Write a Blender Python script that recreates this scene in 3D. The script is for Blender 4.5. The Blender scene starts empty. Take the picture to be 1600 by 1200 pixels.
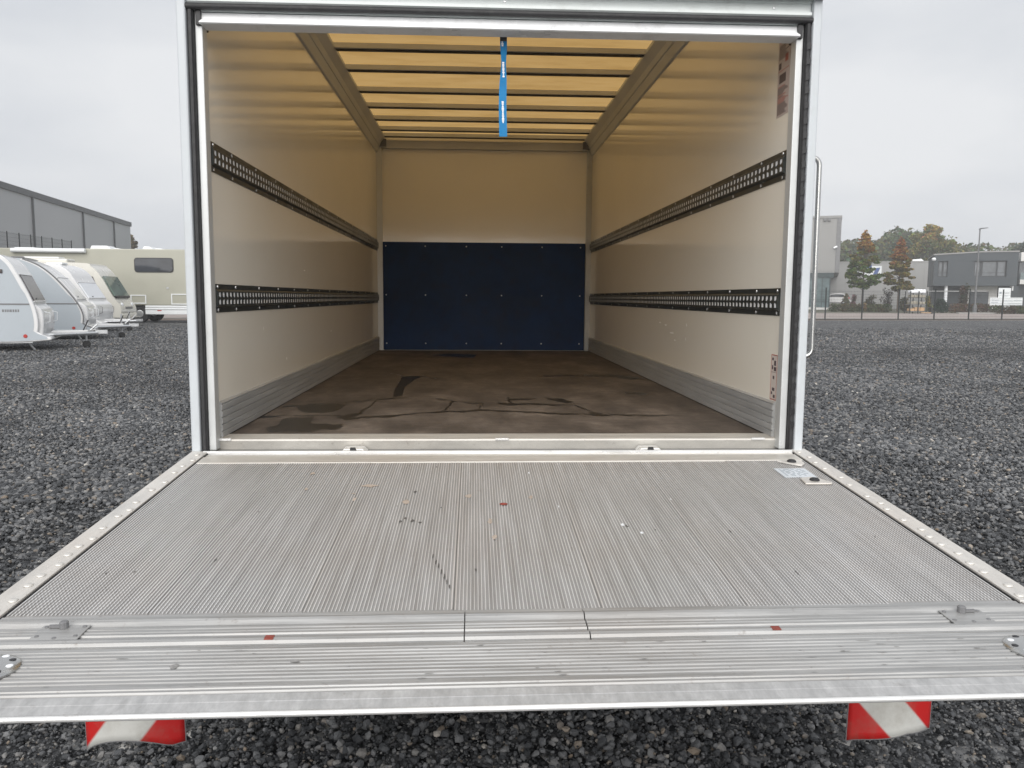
import bpy, bmesh, math, random
import numpy as np
from mathutils import Vector, Matrix

random.seed(7)
rng = np.random.default_rng(7)
S = bpy.context.scene
COL = S.collection
R = math.radians

# ------------------------------------------------------------------ camera
CAM = Vector((0.945, -2.951, 1.479))
PITCH, YAW, ROLL, FPX = 0.10792, 0.04787, 0.00678, 1250.0
fw = Vector((math.sin(YAW)*math.cos(PITCH), math.cos(YAW)*math.cos(PITCH), -math.sin(PITCH)))
r0 = Vector((math.cos(YAW), -math.sin(YAW), 0)); u0 = r0.cross(fw)
rt = math.cos(ROLL)*r0 + math.sin(ROLL)*u0
up = -math.sin(ROLL)*r0 + math.cos(ROLL)*u0
cam = bpy.data.cameras.new('camera'); camo = bpy.data.objects.new('camera', cam); COL.objects.link(camo)
M3 = Matrix((rt, up, -fw)).transposed()
camo.matrix_world = Matrix.Translation(CAM) @ M3.to_4x4()
cam.sensor_width = 36; cam.lens = FPX/1600*36; cam.clip_start = 0.05; cam.clip_end = 5000
S.camera = camo

# ------------------------------------------------------------------ world, sun, exposure
SUN_EL, SUN_AZ = 33, 187          # azimuth clockwise from +Y
w = bpy.data.worlds.new('World'); S.world = w; w.use_nodes = True
nt = w.node_tree; nt.nodes.clear()
def wn(t): return nt.nodes.new(t)
sky = wn('ShaderNodeTexSky'); sky.sky_type = 'NISHITA'; sky.sun_disc = False
sky.sun_elevation = R(SUN_EL); sky.sun_rotation = R(SUN_AZ); sky.air_density = 1.5; sky.dust_density = 4
hs = wn('ShaderNodeHueSaturation'); hs.inputs['Saturation'].default_value = 0.15
nt.links.new(sky.outputs[0], hs.inputs['Color'])
tc = wn('ShaderNodeTexCoord'); mp = wn('ShaderNodeMapping'); mp.inputs['Scale'].default_value = (1.2, 1.2, 3.2)
nt.links.new(tc.outputs['Generated'], mp.inputs[0])
nz = wn('ShaderNodeTexNoise'); nz.inputs['Scale'].default_value = 1.5; nz.inputs['Detail'].default_value = 5; nz.inputs['Roughness'].default_value = .5
nt.links.new(mp.outputs[0], nz.inputs['Vector'])
cr = wn('ShaderNodeValToRGB')
cr.color_ramp.elements[0].position = .36; cr.color_ramp.elements[0].color = (4.75, 5.02, 5.48, 1)
cr.color_ramp.elements[1].position = .62; cr.color_ramp.elements[1].color = (6.45, 6.57, 6.78, 1)
nt.links.new(nz.outputs[0], cr.inputs[0])
mx = wn('ShaderNodeMix'); mx.data_type = 'RGBA'; mx.inputs[0].default_value = .88
nt.links.new(hs.outputs[0], mx.inputs[6]); nt.links.new(cr.outputs[0], mx.inputs[7])
bg = wn('ShaderNodeBackground'); bg.inputs[1].default_value = 0.0565
nt.links.new(mx.outputs[2], bg.inputs[0])
wo = wn('ShaderNodeOutputWorld'); nt.links.new(bg.outputs[0], wo.inputs[0])
sl = bpy.data.lights.new('sun', 'SUN'); sl.energy = 1.5; sl.angle = R(70); sl.color = (1, .97, .93)
so = bpy.data.objects.new('sun', sl); COL.objects.link(so)
sd = Vector((math.sin(R(SUN_AZ))*math.cos(R(SUN_EL)), math.cos(R(SUN_AZ))*math.cos(R(SUN_EL)), math.sin(R(SUN_EL))))
so.rotation_euler = sd.to_track_quat('Z', 'Y').to_euler(); so.location = (0, -5, 30)
S.view_settings.view_transform = 'Standard'; S.view_settings.look = 'None'
S.view_settings.exposure = 1.22; S.view_settings.gamma = 1; S.view_settings.use_curve_mapping = False
S.render.engine = 'CYCLES'
c = S.cycles; c.use_denoising = True; c.max_bounces = 9; c.diffuse_bounces = 8; c.glossy_bounces = 4
c.transmission_bounces = 6; c.transparent_max_bounces = 8; c.sample_clamp_indirect = 8; c.volume_bounces = 1
try: c.denoiser = 'OPENIMAGEDENOISE'; c.denoising_prefilter = 'ACCURATE'; c.denoising_input_passes = 'RGB_ALBEDO_NORMAL'
except Exception: pass

# ------------------------------------------------------------------ helpers
def at(px, py, Y):
    """point of the place at depth Y seen in direction (px, py) of the 1600x1200 photograph"""
    d = fw + rt*((px-800)/FPX) - up*((py-600)/FPX)
    return CAM + d*((Y-CAM.y)/d.y)

class MB:
    def __init__(s): s.v = []; s.f = []; s.m = []
    def add(s, vs, fs, mi=0):
        b = len(s.v); s.v += [tuple(v) for v in vs]; s.f += [tuple(i+b for i in f) for f in fs]; s.m += [mi]*len(fs); return s
    def box(s, x0, x1, y0, y1, z0, z1, mi=0):
        vs = [(x0,y0,z0),(x1,y0,z0),(x1,y1,z0),(x0,y1,z0),(x0,y0,z1),(x1,y0,z1),(x1,y1,z1),(x0,y1,z1)]
        return s.add(vs, [(0,3,2,1),(4,5,6,7),(0,1,5,4),(1,2,6,5),(2,3,7,6),(3,0,4,7)], mi)
    def prism(s, poly, a, b, axis='y', mi=0, fn=None):
        n = len(poly)
        def P(p, t): return {'y': (p[0], t, p[1]), 'x': (t, p[0], p[1]), 'z': (p[0], p[1], t)}[axis]
        vs = [P(p, a) for p in poly] + [P(p, b) for p in poly]
        if fn: vs = [fn(v) for v in vs]
        fs = [tuple(range(n))[::-1], tuple(range(n, 2*n))] + [(i, (i+1) % n, n+(i+1) % n, n+i) for i in range(n)]
        return s.add(vs, fs, mi)
    def tube(s, pts, r, n=8, mi=0, r2=None):
        pts = [Vector(p) for p in pts]; k = len(pts); vs = []; ref = None
        for i, p in enumerate(pts):
            t = ((pts[min(i+1, k-1)]-pts[max(i-1, 0)])).normalized()
            a = ref if ref is not None else (Vector((0, 0, 1)) if abs(t.z) < .9 else Vector((1, 0, 0)))
            u = (a - t*a.dot(t)).normalized(); ref = u; v = t.cross(u)
            rr = r if r2 is None else r + (r2-r)*i/max(k-1, 1)
            for j in range(n):
                an = 2*math.pi*j/n; vs.append(p + u*(rr*math.cos(an)) + v*(rr*math.sin(an)))
        fs = [(i*n+j, i*n+(j+1) % n, (i+1)*n+(j+1) % n, (i+1)*n+j) for i in range(k-1) for j in range(n)]
        fs += [tuple(range(n))[::-1], tuple(range((k-1)*n, k*n))]
        return s.add(vs, fs, mi)
    def lathe(s, prof, cen, axis='z', n=20, mi=0):
        """prof: (radius, height) pairs"""
        vs = []; cx, cy, cz = cen; m = len(prof)
        for r, h in prof:
            for j in range(n):
                a = 2*math.pi*j/n; c_, s_ = r*math.cos(a), r*math.sin(a)
                vs.append({'z': (cx+c_, cy+s_, cz+h), 'y': (cx+c_, cy+h, cz+s_), 'x': (cx+h, cy+c_, cz+s_)}[axis])
        fs = [(i*n+j, i*n+(j+1) % n, (i+1)*n+(j+1) % n, (i+1)*n+j) for i in range(m-1) for j in range(n)]
        fs += [tuple(range(n))[::-1], tuple(range((m-1)*n, m*n))]
        return s.add(vs, fs, mi)
    def quad(s, a, b, c, d, mi=0): return s.add([a, b, c, d], [(0, 1, 2, 3)], mi)

def wloc(o):
    v = Vector((0, 0, 0))
    while o is not None: v += o.location; o = o.parent
    return v
def build(name, mb, mats, parent=None, smooth=False, bevel=0, label=None, cat=None, group=None, kind=None, seg=2, solid=0, fix=True):
    me = bpy.data.meshes.new(name)
    off = wloc(parent) if parent is not None else Vector((0, 0, 0))
    vs = [(v[0]-off.x, v[1]-off.y, v[2]-off.z) for v in mb.v]
    me.from_pydata(vs, [], mb.f)
    if not isinstance(mats, (list, tuple)): mats = [mats]
    for m in mats: me.materials.append(m)
    if len(mats) > 1: me.polygons.foreach_set('material_index', mb.m)
    if fix:
        bm = bmesh.new(); bm.from_mesh(me); bmesh.ops.recalc_face_normals(bm, faces=bm.faces); bm.to_mesh(me); bm.free()
    if smooth: me.shade_smooth()
    o = bpy.data.objects.new(name, me); COL.objects.link(o); o.parent = parent
    if solid:
        d = o.modifiers.new('solid', 'SOLIDIFY'); d.thickness = solid; d.offset = 0
    if bevel:
        b = o.modifiers.new('bevel', 'BEVEL'); b.width = bevel; b.segments = seg; b.limit_method = 'ANGLE'; b.angle_limit = R(35); b.harden_normals = False
        if smooth:
            wn_m = o.modifiers.new('normals', 'WEIGHTED_NORMAL'); wn_m.keep_sharp = True; wn_m.weight = 70
    if smooth and bevel == 0:
        try: me.set_sharp_from_angle(angle=R(40))
        except Exception: pass
    tag(o, label, cat, group, kind)
    return o
def tag(o, label=None, cat=None, group=None, kind=None):
    for k, v in (('label', label), ('category', cat), ('group', group), ('kind', kind)):
        if v: o[k] = v
    return o
def thing(name, label, cat, loc=(0, 0, 0), rz=0, group=None):
    o = bpy.data.objects.new(name, None); COL.objects.link(o); o.location = loc; o.rotation_euler = (0, 0, rz)
    o.empty_display_size = .2
    return tag(o, label, cat, group)
def dup(o, parent=None, loc=None, rz=None, label=None):
    c_ = o.copy(); COL.objects.link(c_)
    if parent is not None: c_.parent = parent
    if loc is not None: c_.location = loc
    if rz is not None: c_.rotation_euler = (0, 0, rz)
    if label: c_['label'] = label
    for ch in list(o.children): dup(ch, c_)
    return c_
def rrect(x0, x1, z0, z1, r, n=5):
    out = []
    for cx, cz, a0 in ((x1-r, z1-r, 0), (x0+r, z1-r, 90), (x0+r, z0+r, 180), (x1-r, z0+r, 270)):
        out += [(cx+r*math.cos(R(a0+90*k/n)), cz+r*math.sin(R(a0+90*k/n))) for k in range(n+1)]
    return out
def smoothpoly(pts, k=4):
    out = []; n = len(pts)
    for i in range(n):
        p0, p1, p2, p3 = [Vector(pts[j % n]) for j in (i-1, i, i+1, i+2)]
        for t in np.linspace(0, 1, k, endpoint=False):
            out.append(tuple(.5*((2*p1)+(-p0+p2)*t+(2*p0-5*p1+4*p2-p3)*t*t+(-p0+3*p1-3*p2+p3)*t**3)))
    return out

# ------------------------------------------------------------------ materials
def newmat(name):
    m = bpy.data.materials.new(name); m.use_nodes = True
    return m, m.node_tree, m.node_tree.nodes['Principled BSDF']
def N(t, typ, **kw):
    n = t.nodes.new(typ)
    for k, v in kw.items():
        if k in n.inputs.keys(): n.inputs[k].default_value = v
        else: setattr(n, k, v)
    return n
def coords(t, scale=(1, 1, 1), which='Object'):
    tc = N(t, 'ShaderNodeTexCoord'); mp = N(t, 'ShaderNodeMapping'); mp.inputs['Scale'].default_value = scale
    t.links.new(tc.outputs[which], mp.inputs[0]); return mp.outputs[0]
def noise(t, vec, scale, detail=4, rough=.55):
    n = N(t, 'ShaderNodeTexNoise'); n.inputs['Scale'].default_value = scale; n.inputs['Detail'].default_value = detail; n.inputs['Roughness'].default_value = rough
    t.links.new(vec, n.inputs['Vector']); return n.outputs[0]
def ramp(t, fac, stops):
    r = N(t, 'ShaderNodeValToRGB'); e = r.color_ramp.elements
    while len(e) < len(stops): e.new(.5)
    for el, (p, c_) in zip(e, stops): el.position = p; el.color = (c_[0], c_[1], c_[2], 1) if hasattr(c_, '__len__') else (c_, c_, c_, 1)
    t.links.new(fac, r.inputs[0]); return r.outputs[0]
def mix(t, fac, a, b, mode='MIX'):
    m = N(t, 'ShaderNodeMix', data_type='RGBA', blend_type=mode)
    for sock, v in ((0, fac), (6, a), (7, b)):
        if hasattr(v, 'node') or isinstance(v, bpy.types.NodeSocket): t.links.new(v, m.inputs[sock])
        elif sock == 0: m.inputs[0].default_value = v
        else: m.inputs[sock].default_value = (*v, 1)
    return m.outputs[2]
def bump(t, h, strength=.3, dist=.01):
    b = N(t, 'ShaderNodeBump'); b.inputs['Strength'].default_value = strength; b.inputs['Distance'].default_value = dist
    t.links.new(h, b.inputs['Height']); return b.outputs[0]
def mat(name, col, rough=.5, metal=0., var=.12, scale=3., bmp=0., bscale=60., stretch=(1, 1, 1), dirt=0., dcol=(.12, .10, .08), spec=.5, coat=0.):
    m, t, p = newmat(name)
    v = coords(t, stretch); n = noise(t, v, scale, 6, .6)
    lo = [max(0, x*(1-var)) for x in col]; hi = [min(1, x*(1+var)) for x in col]
    cc = ramp(t, n, [(.3, lo), (.7, hi)])
    if dirt:
        d = ramp(t, noise(t, v, scale*3.3, 8, .7), [(.52, 0.), (.75, dirt)])
        cc = mix(t, d, cc, dcol)
    t.links.new(cc, p.inputs['Base Color'])
    rr = ramp(t, noise(t, v, scale*2, 4), [(.3, max(.02, rough-.08)), (.7, min(1, rough+.08))]); t.links.new(rr, p.inputs['Roughness'])
    p.inputs['Metallic'].default_value = metal; p.inputs['Specular IOR Level'].default_value = spec
    p.inputs['Coat Weight'].default_value = coat
    if bmp: t.links.new(bump(t, noise(t, v, bscale, 3), bmp, .004), p.inputs['Normal'])
    return m

M = {}
M['white'] = mat('white paint', (.74, .76, .77), .35, var=.04, scale=1.5, dirt=.10)
M['post_white'] = mat('grey white coated steel', (.50, .53, .555), .38, var=.05, scale=2, dirt=.22, dcol=(.3, .28, .25))
M['inner_post'] = mat('pale anodised aluminium', (.56, .575, .575), .38, .25, var=.05, scale=3, dirt=.2, dcol=(.3, .29, .27))
M['bar_white'] = mat('white bottom bar', (.86, .87, .88), .32, .0, var=.04, scale=3, dirt=.35, dcol=(.30, .29, .28))
M['header'] = mat('grey green header profile', (.68, .72, .715), .4, .1, var=.06, scale=2, dirt=.25)
M['rubber'] = mat('black rubber', (.022, .022, .024), .6, var=.3, scale=14, dirt=.5, dcol=(.07, .07, .07))
M['black'] = mat('black plastic', (.016, .016, .018), .45, var=.2)
M['rail'] = mat('dark zinc rail', (.070, .078, .077), .36, .55, var=.25, scale=6, dirt=.4, dcol=(.02, .02, .02))
M['zinc'] = mat('bright zinc', (.55, .56, .57), .35, .8, var=.1, scale=20)
M['steel'] = mat('stainless steel', (.50, .50, .49), .28, .9, var=.08, scale=6)
M['navy'] = mat('navy blue board', (.007, .025, .082), .5, var=.3, scale=2.4, dirt=.35, dcol=(.022, .014, .022), spec=.12)
M['purlin'] = mat('galvanised purlin', (.50, .50, .49), .5, .3, var=.1)
M['cove'] = mat('grey aluminium cove', (.58, .60, .61), .42, .2, var=.08)
M['blue_strap'] = mat('blue webbing', (.0, .17, .40), .7, var=.1, scale=30, bmp=.3, bscale=400)
M['print_white'] = mat('white print', (.8, .82, .85), .6, var=.02)
M['chassis'] = mat('dark chassis paint', (.02, .02, .022), .5)
M['tyre'] = mat('tyre rubber', (.018, .018, .019), .8, var=.2)
M['dull_red'] = mat('grimy red plastic', (.24, .05, .035), .6, var=.3, scale=60, dirt=.6)
M['black_smear'] = mat('dark rubber smear', (.10, .095, .09), .6, var=.4, scale=80)
M['rust_smear'] = mat('rusty smear', (.40, .335, .28), .6, var=.2, scale=40)
M['chalk'] = mat('pale rub mark', (.9, .89, .86), .7)
M['grey_smear'] = mat('grey scrape', (.24, .235, .23), .6, var=.4, scale=80)
M['plate_alu'] = mat('printed data plate', (.62, .66, .70), .35, .2, var=.08, scale=20)
M['red'] = mat('red enamel', (.42, .03, .02), .45, dirt=.4)

def alu(name, base, rough, metal, streak, dirt_amt, warm=.25, fine=260, lowf=.84):
    m, t, p = newmat(name)
    v1 = coords(t, streak); v2 = coords(t)
    s1 = noise(t, v1, 9, 7, .65); s2 = noise(t, v1, fine, 3, .6); l = noise(t, v2, 1.7, 6, .6); sp = noise(t, v2, 38, 7, .75)
    a = ramp(t, s1, [(.3, [x*lowf for x in base]), (.7, [min(1, x*1.14) for x in base])])
    a = mix(t, ramp(t, s2, [(.35, 0.), (.75, .35)]), a, [x*.62 for x in base])
    a = mix(t, ramp(t, l, [(.48, 0.), (.72, warm)]), a, (base[0]*.78, base[1]*.66, base[2]*.56))
    a = mix(t, ramp(t, sp, [(.60, 0.), (.70, dirt_amt)]), a, (.16, .13, .11))
    t.links.new(a, p.inputs['Base Color']); p.inputs['Metallic'].default_value = metal
    t.links.new(ramp(t, s1, [(.3, rough-.08), (.7, rough+.12)]), p.inputs['Roughness'])
    t.links.new(bump(t, s2, .08, .002), p.inputs['Normal'])
    return m
M['deck_floor'] = alu('worn aluminium deck', (.385, .380, .375), .5, .3, (7, .22, 1), .4, .24, 260, .80)
M['deck_rib'] = alu('bare rib crest', (.72, .715, .71), .36, .4, (7, .22, 1), .2, .2, 260, .76)
M['edge_alu'] = alu('edge aluminium', (.66, .64, .605), .42, .35, (3, .6, 1), .55, .3)
M['tip_alu'] = alu('tip aluminium', (.43, .43, .425), .42, .35, (.35, 9, 1), .5, .25, 60, .62)
M['bevel_alu'] = alu('tip bevel aluminium', (.50, .50, .498), .36, .4, (5, 2, 1), .35, .12, 40, .72)
M['bright_alu'] = alu('bright aluminium edge', (.80, .80, .79), .3, .45, (.5, 8, 1), .3, .05)
M['sill_alu'] = alu('sill aluminium', (.57, .55, .51), .45, .3, (.6, 6, 1), .5, .3)
M['kick'] = alu('kick plate aluminium', (.46, .47, .475), .45, .3, (6, .25, 4), .3, .1)
M['dark_gap'] = mat('grimy recess', (.20, .20, .195), .6, .2, var=.15, scale=4)

# glossy plywood lining
def mk_lining():
    m, t, p = newmat('cream lining')
    v = coords(t); n = noise(t, v, 1.3, 5); sc = noise(t, coords(t, (1, 3, 14)), 5, 8, .75); sp = noise(t, v, 23, 8, .8)
    cc = ramp(t, n, [(.3, (.85, .815, .73)), (.7, (.88, .845, .765))])
    cc = mix(t, ramp(t, sc, [(.66, 0.), (.74, .35)]), cc, (.75, .73, .68))
    cc = mix(t, ramp(t, sp, [(.69, 0.), (.74, .5)]), cc, (.22, .18, .13))
    t.links.new(cc, p.inputs['Base Color'])
    t.links.new(ramp(t, noise(t, v, 3, 4), [(.3, .07), (.7, .14)]), p.inputs['Roughness'])
    p.inputs['Specular IOR Level'].default_value = .55
    t.links.new(bump(t, noise(t, coords(t, (1, .7, 1.2)), 4, 3), .05, .01), p.inputs['Normal'])
    return m
M['lining'] = mk_lining()
# translucent roof
def mk_roof():
    m, t, p = newmat('translucent yellow roof sheet')
    v = coords(t, (.7, 2.2, 1)); n = noise(t, v, 3.4, 7, .62)
    cc = ramp(t, n, [(.28, (.37, .225, .078)), (.5, (.44, .278, .104)), (.72, (.48, .315, .13))])
    tr = N(t, 'ShaderNodeBsdfTranslucent'); t.links.new(cc, tr.inputs[0])
    p.inputs['Roughness'].default_value = .4; t.links.new(cc, p.inputs['Base Color'])
    ms = N(t, 'ShaderNodeMixShader'); ms.inputs[0].default_value = .78
    t.links.new(p.outputs[0], ms.inputs[1]); t.links.new(tr.outputs[0], ms.inputs[2])
    t.links.new(ms.outputs[0], t.nodes['Material Output'].inputs[0]); return m
M['roof'] = mk_roof()
# cargo floor
def mk_floor():
    m, t, p = newmat('worn brown load floor')
    v = coords(t, (1.2, .55, 1)); v2 = coords(t)
    n = noise(t, v, 4, 8, .68); n2 = noise(t, v2, 26, 7, .75); n3 = noise(t, v2, 9, 9, .8)
    cc = ramp(t, n, [(.36, (.055, .045, .038)), (.5, (.112, .092, .077)), (.64, (.19, .158, .132))])
    cc = mix(t, ramp(t, n2, [(.42, .0), (.66, .55)]), cc, (.085, .069, .058))
    cc = mix(t, ramp(t, n3, [(.60, 0.), (.70, .5)]), cc, (.25, .22, .18))
    a = N(t, 'ShaderNodeAttribute', attribute_name='wet')
    ws = ramp(t, a.outputs['Fac'], [(.25, 0.), (.75, 1.)])
    gr = noise(t, coords(t, (1.5, 14, 1)), 9, 7, .7); cc = mix(t, ramp(t, gr, [(.46, 0.), (.60, .6)]), cc, (.042, .034, .029))
    fs_ = noise(t, v2, 70, 5, .8); cc = mix(t, ramp(t, fs_, [(.6, 0.), (.68, .5)]), cc, (.05, .042, .038))
    cc = mix(t, ws, cc, (.014, .013, .013)); t.links.new(cc, p.inputs['Base Color'])
    ro = mix(t, ws, (.62, .62, .62), (.30, .30, .30)); t.links.new(ro, p.inputs['Roughness'])
    t.links.new(bump(t, noise(t, v2, 180, 3), .25, .003), p.inputs['Normal']); p.inputs['Specular IOR Level'].default_value = .35
    return m
M['floor'] = mk_floor()
# ground
def mk_gravel_base():
    m, t, p = newmat('gravel bed')
    v = coords(t); vo = N(t, 'ShaderNodeTexVoronoi'); vo.inputs['Scale'].default_value = 21; t.links.new(v, vo.inputs['Vector'])
    vo2 = N(t, 'ShaderNodeTexVoronoi'); vo2.inputs['Scale'].default_value = 8; t.links.new(v, vo2.inputs['Vector'])
    sx = N(t, 'ShaderNodeSeparateColor'); t.links.new(vo.outputs['Color'], sx.inputs[0])
    sx2 = N(t, 'ShaderNodeSeparateColor'); t.links.new(vo2.outputs['Color'], sx2.inputs[0])
    cc = ramp(t, sx.outputs[0], [(0, (.014, .015, .017)), (.5, (.068, .070, .074)), (.9, (.180, .182, .185)), (1, (.42, .41, .39))])
    c2 = ramp(t, sx2.outputs[1], [(0, .55), (1, 1.35)])
    cc = mix(t, .55, cc, c2, 'MULTIPLY')
    l = ramp(t, noise(t, v, .35, 5), [(.3, .82), (.7, 1.18)]); cc = mix(t, 1, cc, l, 'MULTIPLY')
    l = ramp(t, noise(t, v, 2.6, 9, .85), [(.32, .55), (.68, 1.5)]); cc = mix(t, 1, cc, l, 'MULTIPLY')
    t.links.new(cc, p.inputs['Base Color']); p.inputs['Roughness'].default_value = .8; p.inputs['Specular IOR Level'].default_value = .3
    h = N(t, 'ShaderNodeMath', operation='MULTIPLY'); t.links.new(vo.outputs['Distance'], h.inputs[0]); h.inputs[1].default_value = -1
    t.links.new(bump(t, h.outputs[0], .9, .05), p.inputs['Normal']); return m
M['gravel_bed'] = mk_gravel_base()
def mk_stone():
    m, t, p = newmat('crushed basalt stone')
    oi = N(t, 'ShaderNodeObjectInfo'); tn = N(t, 'ShaderNodeAttribute', attribute_name='tone', attribute_type='INSTANCER')
    cc = ramp(t, oi.outputs['Random'], [(0, (.022, .024, .027)), (.45, (.078, .082, .088)), (.8, (.165, .169, .174)), (.95, (.21, .205, .197)), (.99, (.20, .16, .12)), (1, (.50, .48, .44))])
    n = noise(t, coords(t), 45, 5, .7); cc = mix(t, .5, cc, ramp(t, n, [(.3, .6), (.7, 1.5)]), 'MULTIPLY')
    cc = mix(t, 1, cc, tn.outputs['Color'], 'MULTIPLY'); t.links.new(cc, p.inputs['Base Color']); p.inputs['Roughness'].default_value = .62; p.inputs['Specular IOR Level'].default_value = .4
    t.links.new(bump(t, noise(t, coords(t), 120, 4), .4, .004), p.inputs['Normal']); return m
M['stone'] = mk_stone()
M['terrain'] = mat('dull verge', (.085, .085, .055), .9, var=.3, scale=.15)
M['road'] = mat('pale pinkish paving', (.30, .255, .235), .85, var=.14, scale=.5)
M['earth'] = mat('brown earth', (.19, .145, .115), .95, var=.3, scale=1.2)
M['kerb'] = mat('concrete kerb', (.30, .29, .28), .85)
def mk_glass(name, tint, rough=.06):
    m, t, p = newmat(name); p.inputs['Base Color'].default_value = (*tint, 1); p.inputs['Roughness'].default_value = rough
    p.inputs['Specular IOR Level'].default_value = .45
    n = noise(t, coords(t), 1.2, 3); t.links.new(ramp(t, n, [(.3, [x*.7 for x in tint]), (.7, [x*1.35 for x in tint])]), p.inputs['Base Color']); return m
M['glass_dark'] = mk_glass('dark window glass', (.03, .034, .042))
M['glass_grey'] = mk_glass('grey window glass', (.09, .10, .11))
M['glass_green'] = mk_glass('greenish windscreen', (.10, .14, .12))
M['glass_brown'] = mk_glass('brown tinted window', (.06, .05, .05), .25)
M['glass_teal'] = mk_glass('teal facade glass', (.10, .135, .14))
def leafmat(name):
    m, t, p = newmat(name); a = N(t, 'ShaderNodeAttribute', attribute_name='tint')
    t.links.new(a.outputs['Color'], p.inputs['Base Color']); p.inputs['Roughness'].default_value = .75; p.inputs['Specular IOR Level'].default_value = .2
    tr = N(t, 'ShaderNodeBsdfTranslucent'); t.links.new(a.outputs['Color'], tr.inputs[0]); ms = N(t, 'ShaderNodeMixShader'); ms.inputs[0].default_value = .3
    t.links.new(p.outputs[0], ms.inputs[1]); t.links.new(tr.outputs[0], ms.inputs[2]); t.links.new(ms.outputs[0], t.nodes['Material Output'].inputs[0]); return m
M['leaf'] = leafmat('foliage')
M['bark'] = mat('bark', (.09, .07, .055), .9)
M['van_blue'] = mat('pale blue grey caravan side', (.40, .44, .475), .35, var=.03, scale=.8, dirt=.08)
M['van_white'] = mat('glossy caravan white', (.70, .70, .70), .22, var=.03, scale=.8, dirt=.08, coat=.3)
M['cream'] = mat('cream motorhome', (.60, .585, .53), .25, var=.03, scale=.8, coat=.3)
M['beige'] = mat('khaki beige coachwork', (.36, .355, .295), .4, var=.05, scale=.6)
M['trim_grey'] = mat('grey trim', (.16, .16, .165), .5)
M['hall_grey'] = mat('grey cladding', (.38, .395, .405), .5, .1, var=.06, scale=.2)
M['hall_dark'] = mat('dark parapet', (.075, .08, .085), .5)
M['facade_grey'] = mat('light grey facade', (.25, .247, .242), .6, var=.04, scale=.2)
M['hall_pale'] = mat('pale grey hall', (.27, .27, .267), .6, var=.05, scale=.2)
M['anthracite'] = mat('anthracite facade', (.036, .046, .054), .5, var=.08, scale=.3)
M['frame_dark'] = mat('dark window frame', (.028, .032, .036), .5)
M['teal_frame'] = mat('dark teal frame', (.022, .038, .042), .5)
M['render_white'] = mat('white render', (.62, .615, .60), .8, var=.05)
M['fence_post'] = mat('dark fence post', (.012, .016, .016), .5)
M['pole'] = mat('grey lamp pole', (.14, .145, .15), .5, .3)
M['sign_white'] = mat('white sign board', (.66, .69, .70), .5, var=.04)
M['sign_line'] = mat('grey print', (.28, .32, .36), .6)
M['logo_blue'] = mat('blue logo', (.03, .07, .22), .5)
M['wood'] = mat('raw timber', (.45, .30, .17), .8)
M['carton'] = mat('grey brown sacks', (.27, .25, .20), .8, var=.3, scale=4)

# ================================================================== SETTING: ground
build('terrain', MB().quad((-900, -300, -.012), (1100, -300, -.012), (1100, 1700, -.012), (-900, 1700, -.012)), M['terrain'], kind='structure')
fdir = Vector((17.0, 3.25, 0)).normalized(); F0 = Vector((26.3, 54.2, 0))
def fl(t): return F0 + fdir*t
a, b = fl(-75), fl(80)
build('gravel_ground', MB().add([(-70, -40, -.006), (95, -40, -.006), (b.x, b.y-.9, -.006), (a.x, a.y-.9, -.006), (-70, a.y-.9, -.006)], [(0, 1, 2, 3, 4)]), M['gravel_bed'], kind='structure')
nrm = Vector((-fdir.y, fdir.x, 0))
def band(name, t0, t1, d0, d1, z, m, h=None):
    p = [fl(t0)+nrm*d0, fl(t1)+nrm*d0, fl(t1)+nrm*d1, fl(t0)+nrm*d1]
    if h is None: mb = MB().add([(q.x, q.y, z) for q in p], [(0, 1, 2, 3)])
    else: mb = MB().prism([(q.x, q.y) for q in p], z, z+h, 'z')
    return build(name, mb, m, kind='structure')
band('earth_strip', -75, 80, -.95, 2.6, -.002, M['earth'])
band('road', -75, 80, 3.0, 27, .002, M['road'])
band('kerb', -75, 80, 2.6, 3.0, -.05, M['kerb'], .11)
band('kerb', -75, 14, 27, 27.4, -.05, M['kerb'], .16)
band('kerb', 33, 80, 23.2, 23.6, -.05, M['kerb'], .20)

# ================================================================== TRUCK
ZF, W, L = .95, 2.1, 5.04
truck = thing('box_truck', 'white box truck seen from behind with roller door up and aluminium loading platform lowered', 'truck', (1.05, 0, 0))
def tp(name, mb, m, parent=truck, **kw): return build(name, mb, m, parent, **kw)

# --- load floor with wet stains
POLYS = [[(0.087, 0.936), (0.135, 1.01), (0.252, 1.01), (0.327, 0.966), (0.319, 0.784), (0.275, 0.668), (0.183, 0.681), (0.127, 0.818)],
 [(0.109, 0.268), (0.143, 0.36), (0.13, 0.524), (0.241, 0.571), (0.28, 0.369), (0.321, 0.369), (0.414, 0.358), (0.412, 0.266), (0.345, 0.242), (0.315, 0.116), (0.269, 0.116), (0.195, 0.144), (0.155, 0.181)],
 [(0.452, 2.367), (0.606, 2.439), (0.573, 2.15), (0.544, 1.749), (0.57, 1.319), (0.526, 1.275), (0.49, 1.646), (0.489, 2.028)],
 [(0.322, 0.606), (0.421, 0.655), (0.414, 0.523), (0.34, 0.524)], [(0.555, 4.444), (0.754, 4.559), (0.979, 4.465), (0.942, 4.021), (0.694, 4.152)],
 [(1.333, 1.229), (1.407, 1.212), (1.447, 1.094), (1.418, 1.029), (1.343, 1.127)], [(1.483, 0.68), (1.534, 0.694), (1.51, 0.602), (1.474, 0.615)],
 [(1.692, 2.511), (1.924, 2.516), (2.071, 2.318), (1.985, 2.235), (1.818, 2.397), (1.677, 2.395)]]
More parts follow.
